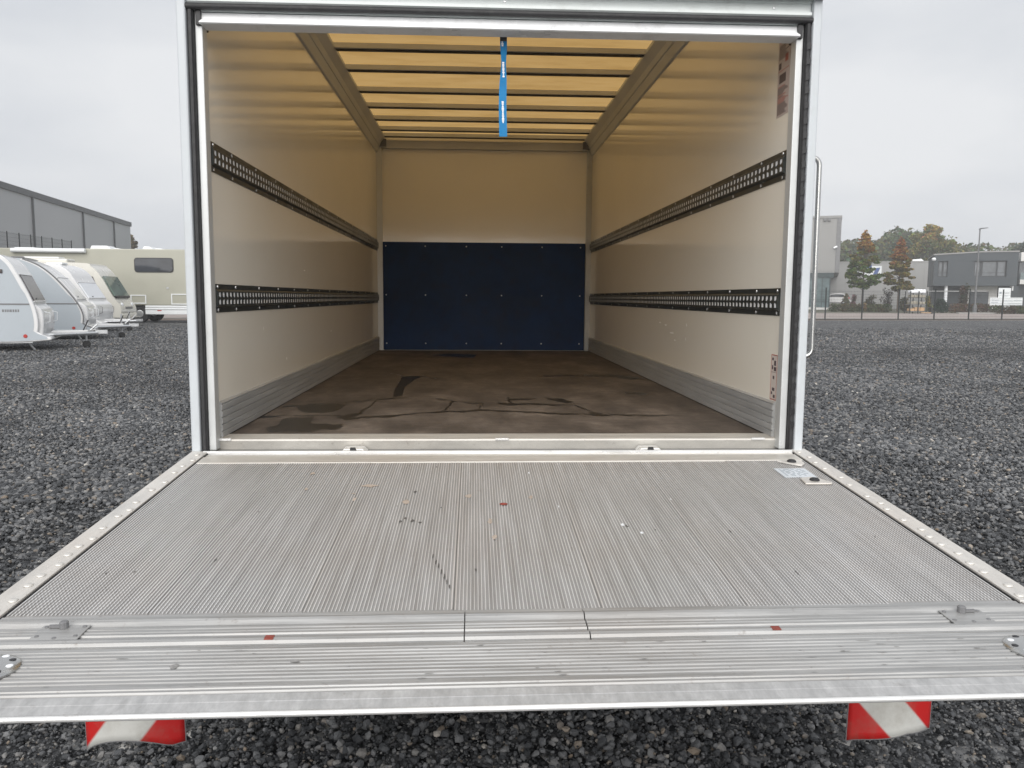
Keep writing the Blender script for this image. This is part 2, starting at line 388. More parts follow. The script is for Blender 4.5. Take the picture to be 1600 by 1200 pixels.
LINES = [[(0.386, 0.535), (0.553, 0.594), (0.796, 0.738), (0.907, 0.751), (0.981, 0.785), (1.093, 0.751)], [(0.304, 1.056), (0.451, 1.15), (0.546, 1.233), (0.619, 1.233)],
 [(0.451, 1.15), (0.443, 0.866), (0.425, 0.784), (0.434, 0.687), (0.367, 0.655)], [(0.745, 1.209), (0.831, 1.113), (0.804, 0.751)], [(0.837, 1.097), (0.904, 1.043), (0.993, 0.998), (0.972, 0.818)],
 [(-0.042, 0.589), (0.111, 0.607), (0.326, 0.582)], [(0.364, 2.575), (0.475, 2.408)], [(0.038, 0.922), (0.087, 0.958)], [(0.541, 2.41), (0.694, 2.279)], [(1.064, 0.769), (1.347, 0.667), (1.515, 0.634), (1.886, 0.589)],
 [(1.072, 1.028), (1.259, 1.013), (1.448, 0.936), (1.51, 0.667)], [(1.399, 2.446), (1.684, 2.452)], [(1.124, 1.281), (1.135, 1.044)], [(1.787, 1.474), (1.901, 1.455)], [(1.142, 1.193), (1.275, 1.212)]]
nx, ny = 330, 620
gx, gy = np.meshgrid(np.linspace(.012, W-.012, nx), np.linspace(.118, L-.012, ny))
def vnoise(x, y, s, seed):
    r_ = np.random.default_rng(seed); g = r_.random((90, 90)); xi = (x*s) % 88; yi = (y*s) % 88
    i = xi.astype(int); j = yi.astype(int); u = xi-i; v = yi-j; u = u*u*(3-2*u); v = v*v*(3-2*v)
    return (g[j, i]*(1-u)+g[j, i+1]*u)*(1-v)+(g[j+1, i]*(1-u)+g[j+1, i+1]*u)*v - .5
n1 = sum(vnoise(gx, gy*.5, s, k)*w_ for k, (s, w_) in enumerate(((7, .5), (17, .3), (37, .2))))
n2 = sum(vnoise(gx, gy*.5, s, k+9)*w_ for k, (s, w_) in enumerate(((9, .6), (23, .4))))
n3 = sum(vnoise(gx, gy*.7, s, k+19)*w_ for k, (s, w_) in enumerate(((31, .6), (61, .5))))
wx = gx + n2*.03; wy = gy + n1*.12
wet = np.zeros_like(gx)
def segd(ax, ay, bx, by, ky=.22):
    px, py = wx-ax, (wy-ay)*ky; dx, dy = bx-ax, (by-ay)*ky
    tt = np.clip((px*dx+py*dy)/(dx*dx+dy*dy+1e-9), 0, 1); return np.hypot(px-tt*dx, py-tt*dy)
for P in POLYS:
    ins = np.zeros(gx.shape, bool); dm = np.full(gx.shape, 9.)
    for (ax, ay), (bx, by) in zip(P, P[1:]+P[:1]):
        cnd = ((ay > wy) != (by > wy)) & (wx < (bx-ax)*(wy-ay)/(by-ay+1e-9)+ax); ins ^= cnd
        dm = np.minimum(dm, segd(ax, ay, bx, by))
    sd_ = np.where(ins, dm, -dm); wet = np.maximum(wet, np.clip(.5+sd_/.014+n1*1.1+n3*.9, 0, 1))
for P in LINES:
    for (ax, ay), (bx, by) in zip(P, P[1:]):
        wet = np.maximum(wet, np.clip((.0060+n1*.012+n2*.006-segd(ax, ay, bx, by))/.004+.25, 0, .95))
me = bpy.data.meshes.new('load_floor')
vv = np.stack([gx-1.05, gy, np.full_like(gx, ZF)], -1).reshape(-1, 3)
ii = (np.arange(ny-1)[:, None]*nx+np.arange(nx-1)[None]).ravel()
me.from_pydata(vv.tolist(), [], np.stack([ii, ii+1, ii+nx+1, ii+nx], -1).tolist())
at_ = me.attributes.new('wet', 'FLOAT', 'POINT'); at_.data.foreach_set('value', wet.ravel().astype(np.float32))
me.materials.append(M['floor']); lf = bpy.data.objects.new('load_floor', me); COL.objects.link(lf); lf.parent = truck
tp('floor_panel', MB().box(-.03, W+.03, .115, L, ZF-.10, ZF-.002), M['chassis'])

# --- walls
for s_, xi, xo in ((-1, 0, -.06), (1, W, W+.06)):
    tp('side_wall', MB().box(min(xo, xi+s_*.028), max(xo, xi+s_*.028), .0, L+.06, .82, 3.05), M['white'])
    tp('wall_lining', MB().box(min(xi, xi+s_*.026), max(xi, xi+s_*.026), .004, L+.01, ZF-.03, 3.03), M['lining'])
tp('front_wall', MB().box(0, W, L+.012, L+.06, ZF-.1, 3.03), M['lining'])
imp = tp('impact_panel', MB().box(.052, W-.055, L-.012, L+.011, ZF+.004, ZF+1.062), M['navy'], bevel=.003)
for x in (.081, .466, .869, 1.217, 1.616, 1.997):
    for z in (1.972, 1.496, 1.019):
        tp('screw', MB().lathe([(.0, -.0045), (.0045, -.004), (.007, 0)], (x, L-.0125, z), 'y', 8), M['zinc'], imp)
for x0, x1 in ((.0005, .05), (W-.052, W-.0005)):
    tp('corner_post', MB().prism([(x0, L-.03), (x1, L-.014), (x1, L+.0115), (x0, L+.0115)], ZF, 2.92, 'z'), M['inner_post'])
tp('trim_strip', MB().box(.05, W-.05, L-.03, L+.0115, 2.90, 2.978), M['purlin'], bevel=.003)
for x0 in (.0, W-.10):
    tp('corner_bracket', MB().box(x0+.001, x0+.099, L-.05, L-.032, 2.915, 2.985), M['trim_grey'], bevel=.003)
for s_, x0 in ((1, 0), (-1, W)):
    P = [(0.0004, 2.855), (.012, 2.862), (.03, 2.915), (.036, 2.917), (.048, 2.95), (.085, 2.998), (.085, 3.02), (.0004, 3.02)]
    tp('cove_rail', MB().prism([(x0+s_*p, z) for p, z in P], .35, L-.012), M['cove'], bevel=.002)
tp('roof_panel', MB().quad((-.02, -.01, 3.036), (W+.02, -.01, 3.036), (W+.02, L+.06, 3.036), (-.02, L+.06, 3.036)), M['roof'])
pz = 3.0
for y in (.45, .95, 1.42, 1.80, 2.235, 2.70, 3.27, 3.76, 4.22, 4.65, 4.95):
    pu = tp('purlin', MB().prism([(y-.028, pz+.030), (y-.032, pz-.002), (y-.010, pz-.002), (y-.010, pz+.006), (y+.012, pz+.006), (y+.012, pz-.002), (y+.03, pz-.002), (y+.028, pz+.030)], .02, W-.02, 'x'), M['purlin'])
    tp('shade_strip', MB().box(.09, W-.09, y-.009, y+.034, pz-.0055, pz-.0025), M['black'], pu)  # black strip paints the shade in the hollow underside of the purlin

for X_, spots in ((W-.0006, [(1.98, 1.33, .05, .006), (1.83, 1.32, .04, .008), (1.68, 1.28, .07, .007), (1.60, 1.24, .03, .006), (1.36, 1.335, .012, .012), (1.37, 1.26, .010, .010)]), (.0006, [(1.13, 1.165, .008, .012), (.70, 1.33, .004, .014), (1.6, 1.62, .03, .004), (2.4, 1.25, .03, .005)])):
    mk = MB()
    for y, z, ry, rz_ in spots: mk.add([(X_, y+ry*math.cos(j*math.tau/8)*random.uniform(.4, 1.1), z+rz_*math.sin(j*math.tau/8)*random.uniform(.4, 1.1)) for j in range(8)], [tuple(range(8))])
    tp('wall_scuffs', mk, M['chalk'], kind='stuff')
# --- tie rails with punched slots
def tie_rail(z0, z1, xw, s_):
    mb = MB(); h = z1-z0; y0, y1 = .03, L-.03; pitch = .0446; n = int((y1-y0)/pitch)
    def X(d): return xw + s_*d
    zf0, zf1 = z0+.019, z1-.019; zw0, zw1 = z0+.026, z1-.026; d1, d2 = .003, .0135
    for (za, da, zb, db) in ((z0, .0005, z0, d1), (z0, d1, zf0, d1), (zf0, d1, zw0, d2), (zw1, d2, zf1, d1), (zf1, d1, z1, d1), (z1, d1, z1, .0005)):
        mb.quad((X(da), y0, za), (X(da), y1, za), (X(db), y1, zb), (X(db), y0, zb))
    H = zw1-zw0; sa = [(zw0+.08*H, zw0+.42*H), (zw0+.58*H, zw0+.92*H)]
    zs = [zw0, sa[0][0], sa[0][1], sa[1][0], sa[1][1], zw1]
    for k in range(n):
        ya = y0+k*pitch; ys = [ya, ya+.010, ya+.034, ya+pitch]
        for i in range(3):
            for j in range(5):
                if i == 1 and j in (1, 3): continue
                mb.quad((X(d2), ys[i], zs[j]), (X(d2), ys[i+1], zs[j]), (X(d2), ys[i+1], zs[j+1]), (X(d2), ys[i], zs[j+1]))
        for (za, zb) in sa:   # folded slot edges, chamfered towards the middle of the pair
            p = [(ys[1], za), (ys[2], za), (ys[2], zb), (ys[1], zb)]
            for q, r_ in zip(p, p[1:]+p[:1]):
                mb.quad((X(d2), q[0], q[1]), (X(d2), r_[0], r_[1]), (X(d2-.0015), r_[0], r_[1]), (X(d2-.0015), q[0], q[1]))
            cz = za if za > (z0+z1)/2 else zb; dz = .006*(1 if cz == za else -1); ym = (ys[1]+ys[2])/2
            mb.add([(X(d2-.0005), ys[1], cz), (X(d2-.0005), ys[1], cz+dz), (X(d2-.0005), ym-.002, cz+dz*.2), (X(d2-.0005), ym-.002, cz)], [(0, 1, 2, 3)])
    mb.quad((X(d2), y0+n*pitch, zw0), (X(d2), y1, zw0), (X(d2), y1, zw1), (X(d2), y0+n*pitch, zw1))
    for e in (y0, y1): mb.add([(X(.0005), e, z0), (X(d1), e, zf0), (X(d2), e, zw0), (X(d2), e, zw1), (X(d1), e, zf1), (X(.0005), e, z1)], [(0, 1, 2, 3, 4, 5)])
    rl = tp('tie_rail', mb, M['rail'])
    li = MB(); li.quad((X(.0118), y0+.002, zw0), (X(.0118), y1-.002, zw0), (X(.0118), y1-.002, zw1), (X(.0118), y0+.002, zw1))
    tp('slot_liner', li, M['print_white'], rl)
    proto = None
    for zc in (z0+.010, z1-.010):
        for y in [.06]+[.285+.345*k for k in range(14)]:
            if proto is None:
                proto = tp('screw', MB().lathe([(.0065, .0), (.0055, s_*.0025), (.0, s_*.003)], (X(.003), y, zc), 'x', 8), M['zinc'], rl); py0, pz0 = y, zc
            else:
                q = proto.copy(); COL.objects.link(q); q.location = (0, y-py0, zc-pz0)
for xw, s_ in ((0, 1), (W, -1)):
    tie_rail(1.416, 1.520, xw, s_); tie_rail(1.922, 2.028, xw, s_)
# --- kick plates
for xw, s_ in ((0, 1), (W, -1)):
    P = [(0, ZF)]; zz = ZF
    for k in range(5):
        zz = ZF + .004 + k*.0255; P += [(.013, zz), (.013, zz+.019), (.0085, zz+.0205), (.0085, zz+.0235)]
    P += [(.0125, zz+.0245), (.0115, ZF+.132), (.004, ZF+.137), (0, ZF+.137)]
    tp('kick_plate', MB().prism([(xw+s_*(p+.0004), z+.0005) for p, z in P], .035, L-.031), M['kick'])

# --- rear frame
for s_, X in ((-1, lambda d: -d), (1, lambda d: W+d)):
    def bx(a, b, *r): return MB().box(min(X(a), X(b)), max(X(a), X(b)), *r)
    tp('door_post', bx(.034, .066, -.075, .06, .80, 2.53), M['post_white'], bevel=.006)
    tp('door_jamb', bx(-.013, .0125, -.045, .0035, ZF-.03, 2.455), M['inner_post'], bevel=.003)
    se = tp('door_seal', MB().prism([(X(.0335), -.03), (X(.0325), -.058), (X(.028), -.066), (X(.018), -.066), (X(.0135), -.058), (X(.013), -.03)], ZF-.03, 2.447, 'z'), M['rubber'])
    if s_ > 0:
        for k in range(28):
            z = 1.0+k*.05+random.uniform(-.004, .004)
            tp('seal_lug', MB().prism([(X(.017), z), (X(.030), z+.004), (X(.030), z+.026), (X(.017), z+.022)], -.0705, -.0655, 'y'), M['black'], se)
    tp('post_filler', bx(.013, .034, -.029, .0035, .80, 2.53), M['post_white'])
tp('header_seal', MB().tube([(-.0385, -.062, 2.4555), (.6, -.062, 2.4565), (1.5, -.062, 2.4555), (2.143, -.062, 2.4555)], .0112, 12), M['rubber'], smooth=True)
hd = tp('header_panel', MB().prism([(-.055, 2.468), (-.062, 2.474), (-.062, 2.484), (-.050, 2.486), (-.050, 2.514), (-.060, 2.516), (-.060, 2.524), (.02, 2.524), (.02, 2.446), (-.045, 2.446), (-.045, 2.468)], -.033, 2.133, 'x'), M['header'])
for x in (.03, 1.05, 2.0):
    tp('screw', MB().lathe([(.006, 0), (.005, -.003), (.0, -.0035)], (x, -.0503, 2.50), 'y', 8), M['zinc'], hd)
tp('drip_rail', MB().prism([(-.060, 2.5245), (-.105, 2.520), (-.108, 2.530), (-.100, 2.538), (-.03, 2.545), (-.03, 2.5245)], -.07, 2.168, 'x'), M['header'], bevel=.001)
tp('rear_fascia', MB().box(-.066, W+.066, -.03, -.002, 2.546, 3.05), M['white'])
# --- roller door
rd = tp('roller_door', MB().lathe([(.02, 0), (.16, 0), (.16, 2.02), (.02, 2.02)], (.04, .24, 2.77), 'x', 24), M['bar_white'], smooth=True)
bb = tp('bottom_bar', MB().prism([(-.040, 2.442), (-.046, 2.421), (-.050, 2.418), (-.078, 2.402), (-.079, 2.399), (-.074, 2.396), (.010, 2.399), (.012, 2.442)], .012, W-.012, 'x'), M['bar_white'], rd)
tp('door_curtain', MB().prism([(.0125, 2.443), (.0125, 2.62), (.10, 2.80), (.108, 2.795), (.024, 2.615), (.024, 2.443)], .015, W-.015, 'x'), M['bar_white'], rd)
for x0 in (-.006, W-.012):
    tp('end_cap', MB().box(x0, x0+.0175, -.056, .028, 2.397, 2.447), M['black'], rd, bevel=.002)
# pull strap
mb = MB(); n = 26
for k in range(n+1):
    f = k/n; z = 2.402 - f*.348; hw = .0125 - .0042*math.exp(-((f-.27)/.13)**2) + .0018*f; a_ = .75*math.exp(-((f-.3)/.15)**2)
    cx, cy = 1.048+.0015*math.sin(f*7), .012+.004*math.sin(f*5)
    for sg in (-1, 1):
        for d in (-.0009, .0009): mb.v.append((cx+sg*hw, cy+sg*hw*.5*math.sin(a_)+d, z))
    if k:
        b0 = (k-1)*4; b1 = k*4
        mb.f += [(b0, b0+2, b1+2, b1), (b0+1, b1+1, b1+3, b0+3), (b0, b1, b1+1, b0+1), (b0+2, b0+3, b1+3, b1+2)]; mb.m += [0]*4
mb.f += [(0, 1, 3, 2), (n*4, n*4+2, n*4+3, n*4+1)]; mb.m += [0, 0]
tp('pull_strap', mb, M['blue_strap'], rd)
tp('strap_tag', MB().box(1.036, 1.060, .0085, .0105, 2.385, 2.402), M['black'], rd)
pr = MB()
for z0, z1, x in ((2.392, 2.372, 1.043), (2.315, 2.262, 1.0475), (2.178, 2.105, 1.0465)):
    z = z0
    while z > z1:
        hgt = random.uniform(.003, .0065); wd = random.uniform(.004, .0085); yy = .012+.004*math.sin((2.402-z)/.348*5)-.0022
        pr.box(x-wd/2+.002*(z0-z)/(z0-z1), x+wd/2+.002*(z0-z)/(z0-z1), yy-.0003, yy, z-hgt*.8, z); z -= hgt
tp('strap_print', pr, M['print_white'], rd)

# --- sill
tp('sill_plate', MB().prism([(.004, .905), (-.008, .948), (-.004, .9535), (.112, .9535), (.114, .949), (.114, .905)], .0005, W-.0005, 'x'), M['sill_alu'], bevel=.001)
tp('sill_step', MB().prism([(-.078, .80), (-.078, .905), (-.070, .912), (-.0005, .914), (-.0005, .80)], -.033, W+.033, 'x'), M['dark_gap'])
tp('hinge_lip', MB().prism([(-.094, .905), (-.094, .921), (-.09, .925), (-.081, .925), (-.079, .921), (-.079, .905)], -.02, W+.02, 'x'), M['bright_alu'])
for x in (.508, 1.596):
    lc = tp('sill_latch', MB().prism([(-.046, 0), (-.034, .014), (.034, .014), (.048, .0)], -.070, -.010, 'y', fn=lambda v, x=x: (v[0]+x, v[1]+.0, v[2]+.9145)), M['bright_alu'], bevel=.002)
    tp('latch_block', MB().prism([(-.013, .0), (-.009, .020), (.009, .020), (.014, .0)], -.0775, -.0705, 'y', fn=lambda v, x=x: (v[0]+x, v[1], v[2]+.9145)), M['black'], lc)
for x in (1.05, .03, 2.02):
    tp('sill_clip', MB().box(x-.025, x+.025, -.012, .006, .9485, .9565), M['bright_alu'], bevel=.001)

# --- stickers
def sticker(y0, y1, z0, z1, rows, frame, tint):
    m, t, p = newmat('printed sticker'); p.inputs['Base Color'].default_value = (*tint, 1); p.inputs['Roughness'].default_value = .4
    st = tp('warning_sticker', MB().box(W-.0014, W-.0004, y0, y1, z0, z1), m)
    pd, prd = MB(), MB()
    for (a0, a1, b0, b1, k) in rows:
        (pd if k == 0 else prd).box(W-.0018, W-.0015, y1-(y1-y0)*a1, y1-(y1-y0)*a0, z1-(z1-z0)*b1, z1-(z1-z0)*b0)
    if frame:
        for q in ((0, 1, 0, .02), (0, 1, .98, 1), (0, .05, 0, 1), (.95, 1, 0, 1)): prd.box(W-.0018, W-.0015, y1-(y1-y0)*q[1], y1-(y1-y0)*q[0], z1-(z1-z0)*q[3], z1-(z1-z0)*q[2])
    m2 = mat('dark sticker print', (.10, .075, .085), .5); m3 = mat('faded red print', (.42, .12, .10), .5)
    if pd.v: tp('sticker_print', pd, m2, st)
    if prd.v: tp('sticker_border', prd, m3, st)
rows = []
for b in np.arange(.11, .27, .022): rows.append((.08, random.uniform(.55, .95), b, b+.010, 0))
rows += [(.1, .3, .01, .07, 1), (.5, .7, .02, .06, 1), (.6, .85, .25, .34, 1), (.08, .28, .32, .40, 0), (.05, .95, .42, .428, 1), (.15, .70, .47, .58, 0)]
for b in np.arange(.62, .97, .018): rows.append((.06, random.uniform(.5, .96), b, b+.009, random.choice((0, 0, 1))))
sticker(.036, .150, 2.165, 2.455, rows, False, (.50, .42, .40))
sticker(.034, .096, 1.092, 1.267, [(.15, .4, .07, .13, 0), (.5, .8, .13, .24, 0), (.15, .35, .24, .33, 0), (.5, .85, .27, .36, 0), (.1, .9, .385, .392, 0), (.35, .6, .47, .54, 0), (.3, .7, .73, .80, 0), (.15, .35, .82, .88, 0), (.5, .8, .88, .95, 0)], True, (.62, .56, .52))

# --- grab handle
def arc(c_, a0, a1, r, ax, n=6):
    return [(c_[0]+r*math.cos(t), c_[1], c_[2]+r*math.sin(t)) for t in np.linspace(a0, a1, n)]
hp = [(2.167, .10, 2.004), (2.222, .10, 2.014)] + arc((2.224, .10, 1.984), math.pi/2, 0, .03, 0) + [(2.2560, .10, 1.6)] + arc((2.228, .10, 1.288), 0, -math.pi/2, .03, 0) + [(2.167, .10, 1.2585)]
tp('grab_handle', MB().tube(hp, .0095, 12), M['steel'], smooth=True)
for z in (2.004, 1.2585): tp('handle_flange', MB().lathe([(.024, 0), (.024, .006), (.012, .010)], (2.161, .10, z), 'x', 16), M['steel'])

# --- running gear below and cab in front (beyond the load box)
for x in (.62, 1.48): tp('chassis_rail', MB().box(x-.035, x+.035, .05, 7.1, .60, .79), M['chassis'])
for y in (.6, 1.6, 2.6, 3.6, 4.6): tp('cross_member', MB().box(-.03, W+.03, y-.03, y+.03, .795, .845), M['chassis'])
def road_wheel(x, y, r=.37, wdt=.22):
    wl = tp('wheel', MB().lathe([(r*.6, 0), (r*.96, .01), (r, .04), (r, wdt-.04), (r*.96, wdt-.01), (r*.6, wdt)], (x-wdt/2, y, r), 'x', 28), M['tyre'], smooth=True)
    tp('rim', MB().lathe([(.05, -.012), (r*.58, -.005), (r*.6, wdt+.005), (.05, wdt+.012)], (x-wdt/2, y, r), 'x', 20), M['zinc'], wl)
for x in (.10, 2.0):
    road_wheel(x, 3.05); road_wheel(x, 6.7)
tp('rear_axle', MB().tube([(.2, 3.05, .37), (1.9, 3.05, .37)], .06, 10), M['chassis'])
tp('underrun_bar', MB().box(.0, 2.1, .30, .38, .42, .52), M['chassis'])
for x in (.45, 1.65): tp('lift_arm', MB().prism([(-.30, .72), (.35, .45), (.35, .53), (-.30, .80)], x-.03, x+.03, 'x'), M['chassis'])
cabp = [(5.25, .45), (7.3, .45), (7.45, .7), (7.4, 1.15), (6.9, 1.35), (6.35, 2.2), (6.0, 2.32), (5.25, 2.32)]
tp('cab', MB().prism(cabp, .10, 2.0, 'x'), M['white'], bevel=.06)
tp('windscreen', MB().add([(.25, 6.93, 1.36), (1.85, 6.93, 1.36), (1.75, 6.40, 2.18), (.35, 6.40, 2.18)], [(0, 1, 2, 3)]), M['glass_dark'], solid=.02)

# --- loading platform
SL = .069
def PL(x, s, n=0.): return (x, -.06-s+.0125*(x-.945), .92-SL*s+n)
def plbox(mb, x0, x1, s0, s1, n0, n1, mi=0):
    v = [PL(x0, s0, n0), PL(x1, s0, n0), PL(x1, s1, n0), PL(x0, s1, n0), PL(x0, s0, n1), PL(x1, s0, n1), PL(x1, s1, n1), PL(x0, s1, n1)]
    return mb.add(v, [(0, 3, 2, 1), (4, 5, 6, 7), (0, 1, 5, 4), (1, 2, 6, 5), (2, 3, 7, 6), (3, 0, 4, 7)], mi)
def plprof(mb, prof, x0, x1, mi=0):  # prof of (s, n)
    n = len(prof); v = [PL(x0, *p) for p in prof]+[PL(x1, *p) for p in prof]
    return mb.add(v, [tuple(range(n)), tuple(range(n, 2*n))[::-1]]+[(i, (i+1) % n, n+(i+1) % n, n+i) for i in range(n)], mi)
XL, XR = -.062, 2.182
plat = tp('lift_platform', plprof(MB(), [(.045, -.012), (1.59, -.013), (1.620, -.0145), (1.620, -.0155), (1.45, -.045), (.9, -.085), (.045, -.095)], XL+.002, XR-.002), M['deck_floor'])
def pp(name, mb, m, **kw): return build(name, mb, m, plat, **kw)
pp('hinge_plate', plprof(MB(), [(.036, -.011), (.036, -.003), (.072, -.003), (.074, .0), (.148, .0), (.150, -.003), (.150, -.011)], .0, 2.118), M['sill_alu'])
# ribbed deck planks
def plank(x0, x1):
    mb = MB(); s0, s1 = .153, 1.283
    plbox(mb, x0+.0004, x1-.0004, s0, s1, -.0115, -.0022)
    nr = int(round((x1-x0)/.00790)); st = np.arange(s0, s1-.002, .0062); ns = len(st)
    vs = []; fs = []; ms = []
    for k in range(nr):
        xc = x0+(k+.5)*(x1-x0)/nr; base = len(mb.v)+len(vs); flat = (k == 0 or k == nr-1)
        for q, s in enumerate(st):
            hh = .0 if (q % 2 == 0 or flat) else -.0009
            tw = .0011 if not flat else .0016
            vs += [PL(xc-.0021, s, -.0022), PL(xc-tw, s, hh), PL(xc+tw, s, hh), PL(xc+.0021, s, -.0022)]
        for q in range(ns-1):
            a_ = base+q*4; b_ = a_+4
            fs += [(a_, a_+1, b_+1, b_), (a_+1, a_+2, b_+2, b_+1), (a_+2, a_+3, b_+3, b_+2)]; ms += [0, 1, 0]
        fs += [(base, base+1, base+2, base+3), (b_, b_+3, b_+2, b_+1)]; ms += [0, 0]
    mb.v += vs; mb.f += fs; mb.m += ms
    return mb
seams = [-.0005, .281, .592, .903, 1.214, 1.525, 1.836, 2.1185]
mid = None
for a_, b_ in zip(seams, seams[1:]):
    if abs(b_-a_-.311) < .002:
        if mid is None: mid = pp('deck_plank', plank(a_, b_), [M['deck_floor'], M['deck_rib']], fix=False); m0 = a_
        else:
            q = mid.copy(); COL.objects.link(q); q.location = (a_-m0, 0, 0)
    else: pp('deck_plank', plank(a_, b_), [M['deck_floor'], M['deck_rib']], fix=False)
# side edge strips with rivets
for x0, x1, gx_ in ((XL, -.0055, -.0035), (2.1255, XR, 2.1235)):
    pp('edge_strip', plprof(MB(), [(.004, -.03), (.004, .001), (.008, .004), (1.290, .004), (1.2915, .002), (1.2915, -.03)], x0, x1), M['edge_alu'], bevel=.0015)
    pp('edge_strip', plprof(MB(), [(1.2935, -.03), (1.2935, .002), (1.295, .004), (1.45, .004), (1.53, .0015), (1.53, -.03)], x0, x1), M['edge_alu'], bevel=.0015)
    pp('edge_gap', plbox(MB(), min(gx_-.0018, gx_+.0018), max(gx_-.0018, gx_+.0018), .02, 1.30, -.0115, -.0004), M['black'])
    xr = -.024 if x0 < 0 else 2.144
    rp = None
    for k, s in enumerate([.06, .13, .20, .275, .38, .46, .575, .64, .693, .784, .86, .912, .967, 1.026, 1.088, 1.14, 1.215, 1.266, 1.33, 1.40]):
        p_ = PL(xr+(.006 if k % 3 == 1 else -.003), s, .004)
        if rp is None: rp = pp('rivet', MB().lathe([(.0105, 0), (.0095, .0025), (.006, .0042), (.0, .0046)], p_, 'z', 12), M['edge_alu'], smooth=True); rp0 = Vector(p_)
        else:
            q = rp.copy(); COL.objects.link(q); q.location = Vector(p_)-rp0
# cross profile, in three lengths
cp = [(1.285, -.011), (1.285, .0005), (1.300, .0005), (1.305, .004), (1.314, .006), (1.320, .004), (1.328, -.002), (1.338, -.002), (1.341, .001), (1.345, .001), (1.347, -.0005), (1.351, -.0005), (1.353, .001), (1.357, .001), (1.359, -.0005), (1.363, -.0005), (1.365, .001), (1.369, .001), (1.371, -.002), (1.383, -.003), (1.3895, .0045), (1.398, .006), (1.406, .0045), (1.410, -.0005), (1.415, -.0005), (1.4165, -.011)]
for x0, x1 in ((-.0005, .926), (.9285, 1.171), (1.1735, 2.1185)):
    pp('cross_profile', plprof(MB(), cp, x0, x1), M['tip_alu'])
for x in (.555, 1.545):
    pp('red_insert', plbox(MB(), x-.0085, x+.0085, 1.390, 1.405, .005, .0068), M['dull_red'])
for x, sg in ((.147, 1), (1.965, -1)):
    lp = pp('latch_plate', plprof(MB(), [(1.327, .001), (1.327, .003), (1.388, .0035), (1.388, .001)], x-.045, x+.045), M['tip_alu'], bevel=.0007)
    b1 = PL(x-.001, 1.338, .003)
    pp('latch_bolt', MB().lathe([(.0085, 0), (.0085, .012), (.006, .014)], b1, 'z', 10).box(b1[0]-.028*(sg > 0), b1[0]+.028*(sg < 0), b1[1]-.003, b1[1]+.003, b1[2]+.001, b1[2]+.006), M['trim_grey'])
    for dx, ds in ((-.036, 1.334), (.036, 1.334), (-.036, 1.372), (.036, 1.372), (0, 1.38)):
        pp('latch_screw', MB().lathe([(.0045, 0), (.004, .0012), (0, .0014)], PL(x+dx, ds, .0033), 'z', 8), M['trim_grey'])
# tip plank with fine grooves across
tpf = [(1.418, -.0125), (1.418, -.0005)]; s = 1.424
while s < 1.545:
    tpf += [(s, -.0008), (s+.002, .0008), (s+.0065, .0008), (s+.0085, -.0008)]; s += .0122
tpf += [(1.5565, -.0005), (1.558, .0016), (1.5625, .0016), (1.564, -.0005), (1.5675, -.0005), (1.569, .0016), (1.5735, .0016), (1.575, -.001), (1.5785, -.0125)]
pp('tip_plank', plprof(MB(), tpf, XL, XR), M['tip_alu'])
pp('tip_bevel', plprof(MB(), [(1.579, -.0125), (1.579, -.0010), (1.598, -.0028), (1.5995, -.0036), (1.621, -.0062), (1.621, -.0140)], XL, XR), M['bevel_alu'])
pp('tip_edge', MB().tube([PL(XL, 1.6255, -.0098), PL(.5, 1.6255, -.0098), PL(1.6, 1.6255, -.0098), PL(XR, 1.6255, -.0098)], .0052, 10), M['bright_alu'], smooth=True)
# lamps
for x in (.085, 2.018):
    p_ = PL(x, 1.487, 0)
    la = pp('platform_lamp', MB().lathe([(.054, 0), (.054, .003), (.050, .0065), (.036, .0085), (.016, .0095), (0, .0098)], p_, 'z', 28), M['steel'], smooth=True)
    for k in range(10):
        an = k*math.tau/10
        pp('lamp_lens', MB().lathe([(.0065, 0), (.0065, .0012), (.004, .0018)], (p_[0]+.040*math.cos(an), p_[1]+.040*math.sin(an), p_[2]+.0072), 'z', 8), M['black'] if k % 2 else M['print_white'])
# foot switches, plate, ring
def footsw(x, s, poly):
    fs_ = pp('foot_switch', MB().prism([PL(x+a_, s-b_)[:2] for a_, b_ in poly], 0, .006, 'z', fn=lambda v: (v[0], v[1], v[2]+.9195+SL*(v[1]+.06))), M['edge_alu'], bevel=.002)
    p_ = PL(x+.002, s, .006)
    pp('switch_button', MB().lathe([(.016, -.001), (.0155, .004), (.010, .008), (0, .009)], p_, 'z', 16), M['rubber'], smooth=True)
footsw(2.056, .195, [(-.045, .012), (-.030, .024), (.044, .020), (.040, -.020), (.022, -.042), (.008, -.036)])
footsw(2.044, .415, [(-.040, -.030), (-.034, .030), (.006, .040), (.018, .034), (.052, -.020), (.046, -.032)])
lb = pp('data_plate', plbox(MB(), 1.968, 2.076, .262, .364, .0004, .0018), M['plate_alu'])
pb = MB()
for k in range(7):
    s_ = .275+k*.0115; x_ = 1.98
    while x_ < 2.055:
        wd = random.uniform(.006, .02); plbox(pb, x_, min(x_+wd, 2.064), s_, s_+.004, .0019, .0022); x_ += wd+random.uniform(.004, .012)
pp('plate_print', pb, M['sign_line'])
rg = MB(); c0 = PL(1.032, .61, .0012)
rg.lathe([(.0115, 0), (.0115, .0012), (.0075, .0014), (.007, .0002)], c0, 'z', 18)
pp('red_ring', rg, M['dull_red'])
